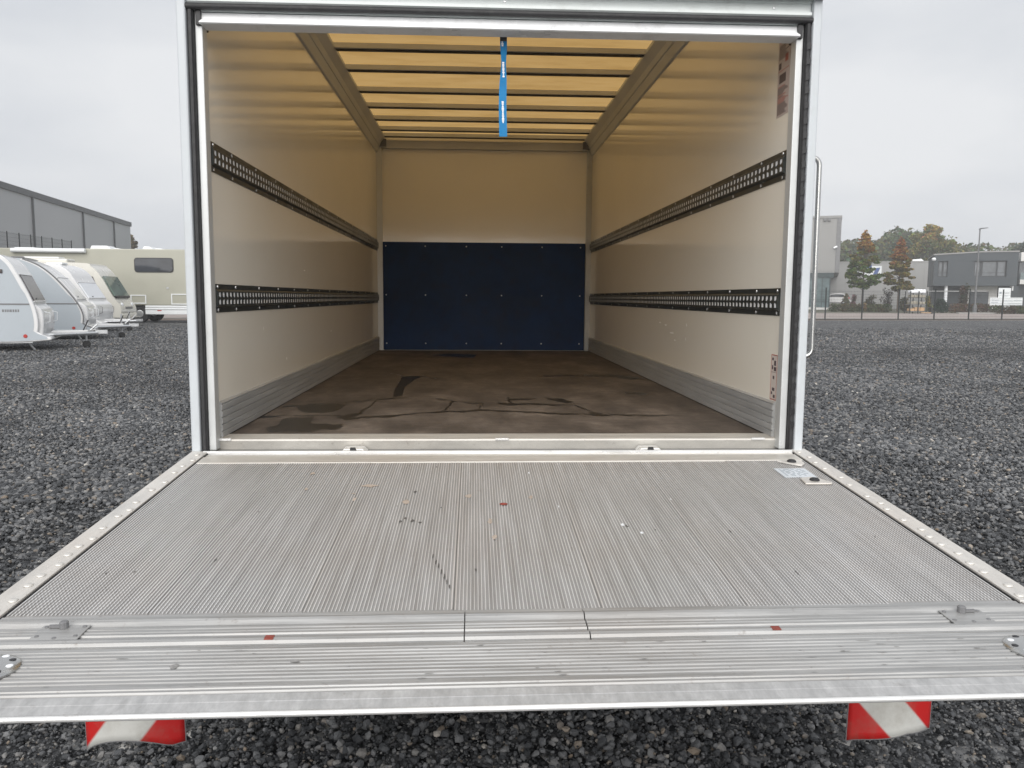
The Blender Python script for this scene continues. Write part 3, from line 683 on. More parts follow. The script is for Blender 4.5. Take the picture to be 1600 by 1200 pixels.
# rubbed-on marks and grit on the deck
random.seed(12)
def marks(name, spots, m, n0):
    mk = MB()
    for x, s_, rx, ry in spots:
        k = 9; c_ = [PL(x+rx*math.cos(j*math.tau/k)*random.uniform(.5, 1.2), s_+ry*math.sin(j*math.tau/k)*random.uniform(.5, 1.2), n0) for j in range(k)]
        mk.add(c_, [tuple(range(k))])
    return pp(name, mk, m, kind='stuff')
scr = [(.846, .992), (.855, 1.03), (.862, 1.052), (.870, 1.088), (.878, 1.116), (.885, 1.142), (.892, 1.168)]
sp = [(x, s_, .0022, .016) for x, s_ in scr] + [(.767, .486, .006, .012), (.756, .72, .004, .012), (.745, .745, .004, .012), (.778, .742, .006, .010), (.80, .755, .007, .006), (1.36, .80, .004, .012), (1.63, .85, .004, .010), (.95, 1.08, .003, .01), (1.70, 1.12, .004, .014), (.33, 1.0, .004, .012)]
sp += [(random.uniform(.05, 2.05), random.uniform(.18, 1.26), random.uniform(.001, .002), random.uniform(.003, .009)) for k in range(16)]
marks('scuff_marks', sp, M['black_smear'], .0004)
marks('rust_marks', [(.93, .53, .012, .018), (.99, .75, .008, .03), (1.0, .87, .008, .02), (.62, .42, .03, .02)]+[(random.uniform(.3, 1.4), random.uniform(.16, .6), random.uniform(.004, .012), random.uniform(.006, .02)) for k in range(6)], M['rust_smear'], .0003)
marks('pale_marks', [(1.35, .79, .006, .014), (1.39, .85, .004, .012)]+[(random.uniform(.1, 2.0), random.uniform(.2, 1.2), .0025, .012) for k in range(3)], M['print_white'], .00045)
marks('gouge_marks', [(.62, 1.478, .012, .006), (.41, 1.49, .010, .010)]+[(random.uniform(0, 2.1), random.uniform(1.43, 1.57), random.uniform(.002, .016), random.uniform(.0006, .0014)) for k in range(70)], M['grey_smear'], .0012)

# warning flags under the platform
def flagmat(sign, off):
    m, t, p = newmat('red white warning stripes'); v = coords(t)
    sx = N(t, 'ShaderNodeSeparateXYZ'); t.links.new(v, sx.inputs[0])
    a1 = N(t, 'ShaderNodeMath', operation='MULTIPLY_ADD'); t.links.new(sx.outputs[2], a1.inputs[0]); a1.inputs[1].default_value = sign; t.links.new(sx.outputs[0], a1.inputs[2])
    a2 = N(t, 'ShaderNodeMath', operation='ADD'); t.links.new(a1.outputs[0], a2.inputs[0]); a2.inputs[1].default_value = off
    a3 = N(t, 'ShaderNodeMath', operation='PINGPONG'); t.links.new(a2.outputs[0], a3.inputs[0]); a3.inputs[1].default_value = .125
    cc = ramp(t, a3.outputs[0], [(.0620, (.50, .012, .012)), (.0630, (.56, .56, .53))])
    d = ramp(t, noise(t, v, 9, 7, .7), [(.5, 0.), (.75, .45)]); cc = mix(t, d, cc, (.20, .17, .13))
    t.links.new(cc, p.inputs['Base Color']); p.inputs['Roughness'].default_value = .5; return m
def flag(x0, x1, zc, sign, off, sag):
    mb = MB(); nx_, nz_ = 18, 24; y = -.95; ztop = .92-SL*.89-.085
    for j in range(nz_+1):
        for i in range(nx_+1):
            u = i/nx_; v = j/nz_; zb = zc + sag(u); z = ztop+(zb-ztop)*v
            yy = y - .05*v*v*(math.sin(u*math.pi)) + .012*v
            mb.v.append((x0+(x1-x0)*u, yy, z))
    for j in range(nz_):
        for i in range(nx_):
            k = j*(nx_+1)+i; mb.f.append((k, k+1, k+nx_+2, k+nx_+1)); mb.m.append(0)
    fl_ = pp('warning_flag', mb, flagmat(sign, off), smooth=True, solid=.003)
    bd = MB(); bot = [mb.v[nz_*(nx_+1)+i] for i in range(nx_+1)]; l_ = [mb.v[j*(nx_+1)] for j in range(nz_+1)]; r_ = [mb.v[j*(nx_+1)+nx_] for j in range(nz_+1)]
    for q in (bot, l_, r_): bd.tube(q, .0022, 6)
    pp('flag_hem', bd, M['trim_grey'])
flag(-.056, .196, .302, -.76, 1.1555, lambda u: .052*math.sin(min(1, u*1.15)*math.pi*.9)**.8 if u > 0 else 0)
flag(1.957, 2.187, .286, .90, -1.23, lambda u: .045*min(1, (u*1.6))**.7 + (-.012*max(0, u-.6)/.4))

# ================================================================== CARAVANS and MOTORHOMES
def wheel_into(parent, x, y, r, wd, z=None):
    z = r if z is None else z
    wl = build('wheel', MB().lathe([(r*.41, 0), (r*.95, .01), (r, .04), (r, wd-.04), (r*.95, wd-.01), (r*.41, wd)], (x, y-wd/2, z), 'y', 22), M['tyre'], parent, smooth=True)
    build('hub_cap', MB().lathe([(.03, -.015), (r*.38, -.006), (r*.42, .0), (r*.42, wd), (.03, wd+.012)], (x, y-wd/2, z), 'y', 16), M['zinc'], wl)
def caravan(label, loc, rz, front, rear_x, top, halfw, side_m, win_m, win, cfg):
    """front: contour of the nose, bottom to top, as (x, z)"""
    t = thing('caravan', label, 'caravan', (0, 0, 0), 0, 'touring caravans parked in a row')
    prof = front + [(-1.9, top), (rear_x+.5, top-.02), (rear_x+.12, top-.25), (rear_x, 1.4), (rear_x+.06, .33)]
    sm = smoothpoly(prof, 4)
    build('body', MB().prism(sm, -halfw, halfw, 'y'), M['van_white'], t, bevel=.07, smooth=True, seg=3)
    sp = [(x-.10 if x > -2.5 else x+.05, z-.03 if z > 1.5 else z+.03) for x, z in sm]
    for y in (-halfw-.006, halfw-.002):
        sw = build('side_panel', MB().prism(sp, y, y+.008, 'y'), side_m, t)
    # trim line
    for z0 in cfg['trims']:
        xs = [x for x, z in sm if abs(z-z0) < .25 and x > -2.5]; xe = max(xs)-.14 if xs else -.2
        build('trim_strip', MB().box(rear_x+.2, xe, -halfw-.014, -halfw-.0065, z0-.018, z0+.018), M['trim_grey'], t)
    if cfg.get('edge'):
        fr = [q for q in sm if q[0] > -1.9 and q[1] > .35]
        build('edge_trim', MB().tube([(x-.03, -halfw-.006, z) for x, z in fr], .022, 6), M['trim_grey'], t)
    if cfg.get('swin'):
        x0, x1, z0, z1 = cfg['swin']
        wf = build('side_window', MB().box(x0, x1, -halfw-.03, -halfw-.0065, z0, z1), M['glass_brown'], t, bevel=.03)
    # front window lies on the sloping nose
    (xa, za), (xb, zb) = win; dx, dz = xb-xa, zb-za; l = math.hypot(dx, dz); nx_, nz_ = dz/l, -dx/l
    if nx_ < 0: nx_, nz_ = -nx_, -nz_
    def FP(y, f, o): return (xa+dx*f+nx_*o, y, za+dz*f+nz_*o)
    def slab(y0, y1, f0, f1, o0, o1):
        v = [FP(y0, f0, o0), FP(y1, f0, o0), FP(y1, f1, o0), FP(y0, f1, o0), FP(y0, f0, o1), FP(y1, f0, o1), FP(y1, f1, o1), FP(y0, f1, o1)]
        return MB().add(v, [(0, 3, 2, 1), (4, 5, 6, 7), (0, 1, 5, 4), (1, 2, 6, 5), (2, 3, 7, 6), (3, 0, 4, 7)])
    fw_ = build('front_window', slab(-halfw*.86, halfw*.86, 0, 1, -.06, .022), win_m, t, bevel=.02)
    build('window_frame', slab(-halfw*.90, halfw*.90, -.04, 0, -.06, .03), M['van_white'], fw_)
    build('window_frame', slab(-halfw*.90, halfw*.90, 1, 1.05, -.06, .03), M['van_white'], fw_)
    build('window_handle', slab(-halfw*.5, -halfw*.4, .06, .09, .022, .045), M['black'], fw_)
    # nose fairing and locker lid
    build('nose_fairing', MB().prism(smoothpoly([(-.25, .30), (.02, .30), (.10, .52), (.12, .92), (.02, 1.14), (-.25, 1.20)], 4), -halfw*.90, halfw*.90, 'y'), M['van_white'], t, bevel=.05, smooth=True, seg=3)
    for y in (-halfw*.62, halfw*.62):
        build('marker_lamp', MB().box(.125, .14, y-.03, y+.03, .98, 1.03), M['print_white'], t)
        build('grab_handle', MB().tube([(.10, y, .72), (.22, y, .76), (.23, y, .98), (.10, y, 1.02)], .012, 8), M['white'] if cfg.get('whand', True) else M['trim_grey'], t)
    # drawbar
    for y in (-.62, .62):
        build('drawbar', MB().tube([(-1.2, y*1.25, .40), (.25, y*.72, .40), (1.30, 0, .42)], .045, 8), M['zinc'], t)
    build('drawbar_cover', MB().prism([(.20, -.46), (1.05, -.13), (1.05, .13), (.20, .46)], .43, .50, 'z'), M['van_white'], t, bevel=.02)
    build('coupling', MB().box(1.22, 1.52, -.045, .045, .40, .50).tube([(1.10, .0, .5), (1.28, .0, .66)], .02, 8), M['zinc'], t)
    build('handbrake', MB().tube([(.92, -.09, .48), (1.06, -.09, .78)], .016, 6), M['black'], t)
    jw = build('jockey_wheel', MB().lathe([(.03, -.035), (.09, -.032), (.105, -.02), (.105, .02), (.09, .032), (.03, .035)], (.98, .10, .105), 'y', 16), M['tyre'], t, smooth=True)
    build('jockey_stem', MB().tube([(.98, .10, .12), (.98, .10, .82)], .026, 8), M['zinc'], jw)
    build('corner_steady', MB().tube([(-.35, -halfw*.8, .34), (-.15, -halfw*.7, .02)], .03, 6), M['zinc'], t)
    build('red_reflector', MB().lathe([(.05, 0), (.045, -.012)], (-.30, -halfw-.007, .40), 'y', 12), M['red'], t)
    build('under_skirt', MB().box(rear_x+.3, -.15, -halfw*.96, halfw*.96, .22, .335), M['zinc'], t)
    if cfg.get('vent'):
        build('roof_vent', MB().box(-1.9, -1.3, -.3, .3, top-.01, top+.07), M['white'], t, bevel=.03)
    if cfg.get('letters'):
        lm = MB(); x = -.78
        for wd in (.05, .035, .035, .03, .05, .045, .05, .045): lm.box(x, x+wd*.8, -halfw-.0095, -halfw-.007, 1.02, 1.085); x += wd*1.15
        build('side_lettering', lm, M['trim_grey'], t)
    for x in (rear_x*.52+.34, rear_x*.52-.34):
        for y in (-halfw+.12, halfw-.12): wheel_into(t, x, y, .32, .2)
    t.location = loc; t.rotation_euler = (0, 0, rz)
    return t
H1 = R(20)
def O_from_corner(cx, cy, rz, hw): return (cx - math.sin(rz)*hw, cy + math.cos(rz)*hw, 0)
f1 = [(-.14, .25), (-.02, .5), (0, .85), (-.10, 1.3), (-.38, 1.97), (-.60, 2.34), (-.95, 2.52)]
caravan('caravan with brown tinted front window and red reflector low on its side', O_from_corner(-10.32, 18.35, H1, 1.12), H1, f1, -6.0, 2.57, 1.12, M['van_blue'], M['glass_brown'],
        ((-.09, 1.30), (-.385, 1.97)), dict(trims=(1.22,), swin=(-4.6, -.72, 2.00, 2.10), letters=True))
f2 = [(-.14, .28), (0, .55), (0, .9), (-.22, 1.35), (-.72, 2.0), (-1.15, 2.38), (-1.6, 2.58)]
H2 = R(18)
caravan('caravan with smooth blue grey side edged by a dark curved trim', O_from_corner(-11.65, 23.6, H2, 1.13), H2, f2, -6.4, 2.63, 1.13, M['van_blue'], M['van_white'],
        ((-.20, 1.34), (-.70, 2.0)), dict(trims=(1.18,), edge=True))
f3 = [(-.14, .28), (0, .55), (0, .95), (-.16, 1.3), (-.55, 1.95), (-.80, 2.35), (-1.2, 2.6)]
H3 = R(7)
caravan('white caravan with blank white front window between two other vehicles', O_from_corner(-13.95, 29.2, H3, 1.13), H3, f3, -6.2, 2.66, 1.13, M['van_white'], M['print_white'],
        ((-.17, 1.34), (-.53, 1.93)), dict(trims=(), vent=True, whand=False))

# cream integrated motorhome
mh = thing('motorhome', 'cream coach-built motorhome with green tinted windscreen behind the caravans', 'motorhome')
hw = 1.13
prof = [(-.45, .42), (-.20, .45), (-.14, .75), (-.22, 1.05), (-.50, 1.42), (-.95, 2.28), (-1.35, 2.75), (-2.0, 2.92), (-6.6, 2.92), (-6.8, 2.6), (-6.8, .5)]
build('body', MB().prism(smoothpoly(prof, 4), -hw, hw, 'y'), M['cream'], mh, bevel=.10, smooth=True, seg=3)
ws_ = build('windscreen', MB().add([(-.43, -hw*.9, 1.42), (-.43, hw*.9, 1.42), (-.93, hw*.86, 2.32), (-.93, -hw*.86, 2.32)], [(0, 1, 2, 3)]), M['glass_green'], mh, solid=.06)
build('cowl', MB().box(-.50, -.36, -hw*.86, hw*.86, 1.33, 1.43), M['black'], ws_, bevel=.02)
for y in (-.72, .72):
    build('headlight', MB().lathe([(.13, -.06), (.12, .02), (.07, .04), (0, .045)], (-.215, y, .98), 'x', 16), M['print_white'], mh, smooth=True)
    build('wiper', MB().tube([(-.42, y*.5, 1.44), (-.66, y*.2, 1.86)], .012, 5), M['black'], mh)
build('grille', MB().box(-.16, -.11, -.45, .45, .82, .92), M['trim_grey'], mh)
build('cab_window', MB().prism([(-1.75, 1.42), (-.98, 1.42), (-1.30, 2.30), (-1.75, 2.30)], -hw-.012, -hw+.01, 'y'), M['glass_brown'], mh, bevel=.01)
build('bumper', MB().box(-.35, -.10, -hw*.97, hw*.97, .42, .62), M['cream'], mh, bevel=.06)
for x in (-1.25, -5.2):
    for y in (-hw+.1, hw-.1): wheel_into(mh, x, y, .36, .24)
build('wheel_arch', MB().prism([(-1.72, .44), (-.80, .44), (-1.0, .78), (-1.5, .78)], -hw-.008, -hw+.01, 'y'), M['black'], mh)
build('air_conditioner', MB().box(-4.3, -2.6, -.5, .5, 2.91, 3.12), M['cream'], mh, bevel=.06)
build('roof_vent', MB().box(-4.6, -3.0, -.36, .36, 3.125, 3.2), M['white'], mh, bevel=.03)
HM = R(6); mh.location = O_from_corner(-15.20, 35.0, HM, hw); mh.rotation_euler = (0, 0, HM)

# khaki expedition motorhome
X0 = -27.0; X1 = -11.2; Y0 = 41.0; yb = 43.45
ex = thing('expedition_motorhome', 'long khaki beige motorhome with white skirt and one dark tinted window', 'motorhome', (-17, 42, 0))
build('body', MB().box(X0, X1, Y0, yb, .92, 3.90), M['beige'], ex, bevel=.05)
def P2(px, py, Y=Y0): q = at(px, py, Y); return q.x, q.z
x0, z1 = P2(211, 404); x1, z0 = P2(270, 424.5)
wi = build('side_window', MB().prism(rrect(x0, x1, z0, z1, .13), Y0-.05, Y0-.001), M['glass_dark'], ex)
build('window_frame', MB().prism(rrect(x0-.05, x1+.05, z0-.05, z1+.05, .16), Y0-.03, Y0-.001), M['black'], wi)
for (pa, pb_, ya, yb_) in ((204, 229, 460.5, 474.5), (267.5, 300, 459, 476)):
    x0, z1 = P2(pa, ya); x1, z0 = P2(pb_, yb_); m_ = MB(); th = .05
    for q in ((x0, x1, z1-th, z1), (x0, x1, z0, z0+th), (x0, x0+th, z0+th, z1-th), (x1-th, x1, z0+th, z1-th)): m_.box(q[0], q[1], Y0-.03, Y0-.001, q[2], q[3])
    build('hatch_frame', m_, M['white'], ex)
xs, _ = P2(227, 480)
build('skirt', MB().box(xs, X1, Y0-.015, yb, .44, .915).box(xs, X1, Y0-.05, Y0-.014, .70, .76), M['white'], ex, bevel=.02)
build('skirt_line', MB().box(xs, X1, Y0-.022, Y0-.0155, .79, .81), M['trim_grey'], ex)
build('wheel_housing', MB().box(-19.5, xs-.02, Y0+.45, yb-.5, .62, .915), M['beige'], ex)
for x in (-17.0,):
    wheel_into(ex, x, Y0+.25, .47, .3)
wheel_into(ex, -17.0, yb-.25, .47, .3); wheel_into(ex, -12.2, Y0+.3, .47, .3); wheel_into(ex, -12.2, yb-.25, .47, .3)
x0, z0 = P2(20, 391); x1, _ = P2(135, 391)
build('awning', MB().tube([(x0, Y0-.14, z0), (x1, Y0-.14, z0)], .12, 12), M['white'], ex, smooth=True)
for (pa, pb_, hgt) in ((8, 48, .08), (130, 165, .20), (166, 182, .07), (213, 232, .18), (232, 250, .08)):
    x0, _ = P2(pa, 386); x1, _ = P2(pb_, 386)
    build('roof_vent', MB().prism([(x0, 3.9), (x0+.1, 3.9+hgt), (x1-.25, 3.9+hgt), (x1, 3.9)], 41.7, 42.6), M['white'], ex, bevel=.03)
build('lock', MB().box(-15.5, -15.38, Y0-.02, Y0-.001, 1.80, 1.90), M['zinc'], ex)
build('reflector', MB().box(-16.02, -15.8, Y0-.02, Y0-.016, .62, .67), M['red'], ex)

# ================================================================== HALL beyond the caravans
P0 = Vector((-31.7, 55, 0)); D = Vector((-4.2, 31, 0)).normalized(); NN = Vector((-D.y, D.x, 0))   # NN points away from the yard
hall = thing('industrial_hall', 'long grey clad hall with dark parapet behind the caravans', 'building', (P0.x, P0.y, 0))
def hallbox(t0, t1, d0, d1, z0, z1):
    p = [P0+D*t0+NN*d0, P0+D*t1+NN*d0, P0+D*t1+NN*d1, P0+D*t0+NN*d1]
    return MB().prism([(q.x, q.y) for q in p], z0, z1, 'z')
T0, T1, HH = -26., 31.3, 9.05
tj = [T0, -13.5, -5.2, 5.2, 16.3, 25.3, T1]
build('hall_core', hallbox(T0+.1, T1-.1, .07, 24, 0, HH-.15), M['hall_grey'], hall)
for a_, b_ in zip(tj, tj[1:]):
    build('wall_panel', hallbox(a_+.02, b_-.02, 0, .06, .3, HH-.3), M['hall_grey'], hall)
build('parapet', hallbox(T0-.1, T1+.1, -.12, 24.2, HH-.30, HH+.14), M['hall_dark'], hall)
build('wall_panel', hallbox(T1-.09, T1-.03, .08, 24, .3, HH-.31), M['hall_grey'], hall)
for a_ in tj[1:-1]:
    build('downpipe', hallbox(a_-.06, a_+.06, -.14, -.01, .2, HH-.31), M['hall_dark'], hall)
# tall mesh fence in front of the hall
tf = thing('tall_mesh_fence', 'tall dark mesh fence standing close before the grey hall', 'fence', (-26.5, 48, 0))
q0 = at(-30, 372, 46); q1 = at(112, 386, 57)
for k in range(9):
    f = k/8; x = q0.x+(q1.x-q0.x)*f; y = 46+11*f
    build('fence_post', MB().box(x-.022, x+.022, y-.022, y+.022, 0, 5.35), M['fence_post'], tf)
    if k < 8:
        x2 = q0.x+(q1.x-q0.x)*(k+1)/8; y2 = 46+11*(k+1)/8; m_ = MB()
        for z in np.arange(.2, 5.3, .24): m_.tube([(x, y, z), (x2, y2, z)], .005, 4)
        for g in np.linspace(.06, .94, 14): m_.tube([(x+(x2-x)*g, y+(y2-y)*g, .1), (x+(x2-x)*g, y+(y2-y)*g, 5.3)], .005, 4)
        build('wire_panel', m_, M['fence_post'], tf)

# ================================================================== foliage builder
def foliage(name, clumps, nleaf, size, cols, parent=None, kind=None, label=None, cat=None, group=None, droop=.0):
    """clumps: (centre, radii, colour-index weight). Leaf-sized faces spread through each clump"""
    vs = []; tint = []
    tot = sum(c_[1][0]*c_[1][1] for c_ in clumps)
    for (cx, cy, cz), (rx, ry, rz_), ci in clumps:
        n = max(12, int(nleaf*rx*ry/tot))
        d = rng.normal(size=(n, 3)); d /= np.linalg.norm(d, axis=1)[:, None]; rr = rng.random(n)**.45
        c_ = np.array([cx, cy, cz])+d*rr[:, None]*np.array([rx, ry, rz_])
        a1 = rng.normal(size=(n, 3)); a1[:, 2] *= .7; a1 /= np.linalg.norm(a1, axis=1)[:, None]
        a2 = np.cross(a1, rng.normal(size=(n, 3))); a2 /= np.linalg.norm(a2, axis=1)[:, None]
        s_ = size*(.5+rng.random(n))[:, None]
        q = np.stack([c_-a1*s_*.5, c_+a2*s_*.33, c_+a1*s_*.5, c_-a2*s_*.33], 1)
        vs.append(q.reshape(-1, 3))
        base = np.array(cols[ci]); v_ = base[None]*(.6+.8*rng.random(n))[:, None]*(1+.15*rng.normal(size=(n, 3)))
        tint.append(np.repeat(np.clip(v_, .004, .7), 4, axis=0))
    vs = np.concatenate(vs); tint = np.concatenate(tint); n = len(vs)//4
    off = wloc(parent) if parent is not None else Vector((0, 0, 0)); vs = vs-np.array(off)
    me = bpy.data.meshes.new(name); me.from_pydata(vs.tolist(), [], np.arange(n*4).reshape(n, 4).tolist())
    ca = me.color_attributes.new('tint', 'FLOAT_COLOR', 'POINT'); ca.data.foreach_set('color', np.concatenate([tint, np.ones((len(tint), 1))], 1).ravel().astype(np.float32))
    me.materials.append(M['leaf']); o = bpy.data.objects.new(name, me); COL.objects.link(o); o.parent = parent
    return tag(o, label, cat, group, kind)
def trunk(parent, base, h, r, limbs):
    mb = MB(); b_ = Vector(base)
    mb.tube([b_, b_+Vector((.03*h*.1, 0, h*.5)), b_+Vector((0, 0, h))], r, 8, r2=r*.25)
    for (z, dx, dy, dz) in limbs: mb.tube([b_+Vector((0, 0, z)), b_+Vector((dx*.5, dy*.5, z+dz*.4)), b_+Vector((dx, dy, z+dz))], r*.4, 5, r2=r*.1)
    build('trunk', mb, M['bark'], parent)
def tiered_tree(label, px, py_base, py_top, Y, half_px, cols, seed, name='maple_tree', narrow=1., n=7000):
    random.seed(seed); b_ = at(px, py_base, Y); tpz = at(px, py_top, Y).z; x, z0 = b_.x, 0
    h = tpz-z0; sc = (Y+3)/FPX; hwid = half_px*sc
    t = thing(name, label, 'tree', (x, Y, 0))
    cl = []; lm = []
    for k in range(120):
        f = random.random()**.8; z = h*(.30+.68*f); prof_ = (1-f)**.75*(.35+.65*min(1, (f+.10)*3.5))*narrow + .03
        a_ = random.uniform(0, math.tau); d = hwid*prof_*random.uniform(.1, 1.)**.7; r_ = hwid*(.08+.11*(1-f))*random.uniform(.7, 1.3)
        ci = 0 if f < .50+random.uniform(-.12, .12) else (1 if f < .72+random.uniform(-.12, .12) else 2)
        cl.append(((x+d*math.cos(a_), Y+d*math.sin(a_), z), (r_*1.35, r_*1.35, r_*.55), ci))
        if k % 3 == 0: lm.append((z*.86, d*math.cos(a_)*.9, d*math.sin(a_)*.9, z*.12))
    for k in range(5): cl.append(((x, Y, h*(.86+.035*k)), (hwid*.10, hwid*.10, h*.03), 2))
    foliage('crown', cl, n, .30, cols, t)
    trunk(t, (x, Y, 0), h*.9, .13, lm)
    return t
G1, G2, OR, RD, YL = (.085, .125, .026), (.12, .13, .03), (.28, .155, .035), (.25, .115, .045), (.20, .16, .045)
tiered_tree('young maple turning from green to orange at its tip before pale hall', 1346, 486, 362, 96, 33, [G1, (.13, .125, .03), OR], 3)
tiered_tree('narrow young tree with reddish brown autumn crown', 1402, 486, 372, 95, 26, [(.15, .125, .035), (.22, .125, .04), RD], 11, narrow=1.05)

# distant wood: one mass
cl = []
random.seed(5)
for k in range(110):
    px = random.uniform(1265, 1640); Y = random.uniform(150, 185)
    base_y = 385+9*math.sin(px*.021)+5*math.sin(px*.07)
    if 1395 < px < 1490: base_y -= 10
    if px > 1485: base_y = 386+4*math.sin(px*.11)
    if px < 1400: base_y -= 7
    tpz = at(px, base_y, Y).z; r_ = random.uniform(2.0, 3.6); x = at(px, 400, Y).x; ci = random.choice((0, 0, 0, 1, 2))
    cl.append(((x, Y, tpz-r_*.9), (r_, r_, r_*1.1), ci)); cl.append(((x+1, Y+1, tpz-r_*2.6), (r_*1.3, r_*1.3, r_*1.6), ci)); cl.append(((x, Y, max(1.5, tpz-r_*4.4)), (r_*1.3, r_*1.3, r_*1.6), ci))
foliage('wood', cl, 80000, .8, [(.085, .105, .06), (.11, .12, .055), (.15, .135, .055)], kind='stuff')
def round_tree(name, label, px, py_top, Y, half_px, cols, seed, n, leaf, base_f=.25):
    random.seed(seed); tpz = at(px, py_top, Y).z; x = at(px, 470, Y).x; hw_ = half_px*(Y+3)/FPX
    t = thing(name, label, 'tree', (x, Y, 0)); cl = []; lm = []
    for k in range(44):
        a_ = random.uniform(0, math.tau); e = random.uniform(-.3, 1)*math.pi/2; d = random.uniform(.45, .92)
        zc = tpz*(base_f+(1-base_f)*.5); hz = tpz*(1-base_f)*.5
        c_ = (x+hw_*d*math.cos(a_)*math.cos(e), Y+hw_*d*math.sin(a_)*math.cos(e), zc+hz*d*math.sin(e)); r_ = hw_*random.uniform(.16, .30)
        cl.append((c_, (r_, r_, r_*.8), random.choice(range(len(cols)))))
        if k % 3 == 0: lm.append((tpz*.35, (c_[0]-x)*.8, (c_[1]-Y)*.8, (c_[2]-tpz*.35)*.8))
    foliage('crown', cl, n, leaf, cols, t); trunk(t, (x, Y, 0), tpz*.8, .25, lm); return t
round_tree('oak_tree', 'large yellowing tree rising above the pale hall and dark office', 1448, 352, 140, 42, [(.14, .14, .05), (.18, .165, .055), (.28, .21, .06), (.115, .125, .05)], 21, 9000, .5)
round_tree('pine_tree', 'dark pine showing above the roof beside the white balcony', 1592, 376, 150, 13, [(.05, .062, .045), (.06, .07, .045)], 23, 1800, .5, .5)
round_tree('birch_tree', 'small brownish tree just past the end of the hall', 210, 362, 112, 13, [(.13, .10, .05), (.10, .08, .045)], 24, 1500, .4, .2)

# ================================================================== BUILDINGS across the road
# each stands on its own axes: u along its front, v into the depth, z up
class Front:
    def __init__(f, name, label, px, Y, ang, cat='building'):
        f.q = at(px, 470, Y); f.q.z = 0; f.a = R(ang); f.e = Vector((math.cos(f.a), -math.sin(f.a), 0)); f.n = Vector((math.sin(f.a), math.cos(f.a), 0))
        f.o = thing(name, label, cat)
    def p(f, px, py, v=0.):
        d = fw + rt*((px-800)/FPX) - up*((py-600)/FPX); o = f.q + f.n*v
        t = (o-CAM).dot(f.n)/d.dot(f.n); h = CAM+d*t; return (h-f.q).dot(f.e), h.z
    def u(f, px, v=0.): return f.p(px, 440, v)[0]
    def z(f, px, py, v=0.): return f.p(px, py, v)[1]
    def box(f, name, u0, u1, v0, v1, z0, z1, m, parent=None, **kw): return build(name, MB().box(u0, u1, v0, v1, z0, z1), m, parent or f.o, **kw)
    def rect(f, name, pa, pb, ya, yb, v, d, m, parent=None, **kw):
        u0, z1 = f.p(pa, ya, v); u1, z0 = f.p(pb, yb, v); return f.box(name, u0, u1, v-d, v, z0, z1, m, parent, **kw)
    def done(f): f.o.location = f.q; f.o.rotation_euler = (0, 0, -f.a)

# tall grey showroom block
A = Front('showroom_building', 'tall light grey block with dark glazed ground floor beside the truck', 1309, 112, 24.3)
zt = A.z(1300, 337); zg = A.z(1300, 426)
A.box('upper_facade', -16, -.605, 0, 22, zg, zt-.35, M['facade_grey'])
for k in range(5): A.box('facade_cassette', -.62-3.1*(k+1)+.02, -.62-3.1*k-.02, -.05, -.005, zg+.25, zt-.45, M['facade_grey'])
A.box('roof_edge', -16.1, .05, -.12, 22.1, zt-.345, zt, M['facade_grey'])
A.box('corner_trim', -.6, 0, -.06, 22, zg+.01, zt-.35, M['trim_grey'])
ug = A.u(1297)
A.box('lintel', -16, ug+.5, -.08, .4, zg-.7, zg-.01, M['teal_frame'])
A.box('interior_block', -16, ug-.9, 6, 21.5, 0, zg-.02, M['facade_grey'])
A.box('side_wall', ug-.10, ug-.02, 1.2, 21.5, .3, zg-.02, M['teal_frame'])
step = 1.05
for k in range(11):
    u1 = ug-k*step
    A.box('glass_pane', u1-step+.06, u1-.06, .06, .09, .38, zg-.71, M['glass_teal'])
    A.box('mullion', u1-.06, u1+.06, 0, .22, .32, zg-.71, M['teal_frame'])
A.box('transom', ug-11*step, ug, .03, .12, 1.15, 1.24, M['teal_frame'])
A.box('corner_column', ug-.65, ug-.15, .4, .9, 0, zg-.02, M['teal_frame'])
A.box('plinth', -16, ug+.55, -.6, 6, 0, .30, M['render_white'])
for px in (1289.5, 1296): A.rect('wall_lamp', px-2.2, px+2.2, 341.6, 345.4, -.06, .25, M['trim_grey'], bevel=.03)
u_, z_ = A.p(1304.5, 387)
build('security_camera', MB().tube([(u_-.15, -.45, z_-.08), (u_+.3, -.35, z_+.14)], .15, 8), M['white'], A.o)
A.done()
# pale hall with sign
Dh = Front('pale_hall', 'low pale grey hall behind the two autumn trees with blue and white sign', 1290, 132, 24)
zt = Dh.z(1380, 409); ue = Dh.u(1475)
Dh.box('hall_wall', 0, ue, 0, 24, 0, zt, M['hall_pale'])
for k in range(12): Dh.box('wall_panel', ue*k/12+.02, ue*(k+1)/12-.02, -.05, -.004, .4, zt-.2, M['hall_pale'])
Dh.box('roof_edge', -.1, ue+.1, -.1, 24, zt-.18, zt+.08, M['facade_grey'])
u0, u1 = Dh.u(1421, 4), Dh.u(1444, 4)
build('skylight', MB().prism([(u0, zt), (u0+.2, zt+.5), (u1-.6, zt+.62), (u1, zt)], 4, 6), M['print_white'], Dh.o)
Dh.rect('hall_sign', 1334, 1377, 416, 431, -.06, .12, M['sign_white'])
Dh.rect('sign_mark', 1353, 1362, 413.5, 419, -.2, .04, M['logo_blue'])
(a0, b0), (a1, b1) = Dh.p(1363, 431, -.22), Dh.p(1375, 418, -.22)
build('sign_mark', MB().prism([(a0, b0), (a0+.6, b0), (a1, b1-.2), (a1, b1), (a1-.6, b1-.1)], -.24, -.2), M['logo_blue'], Dh.o)
Dh.done()
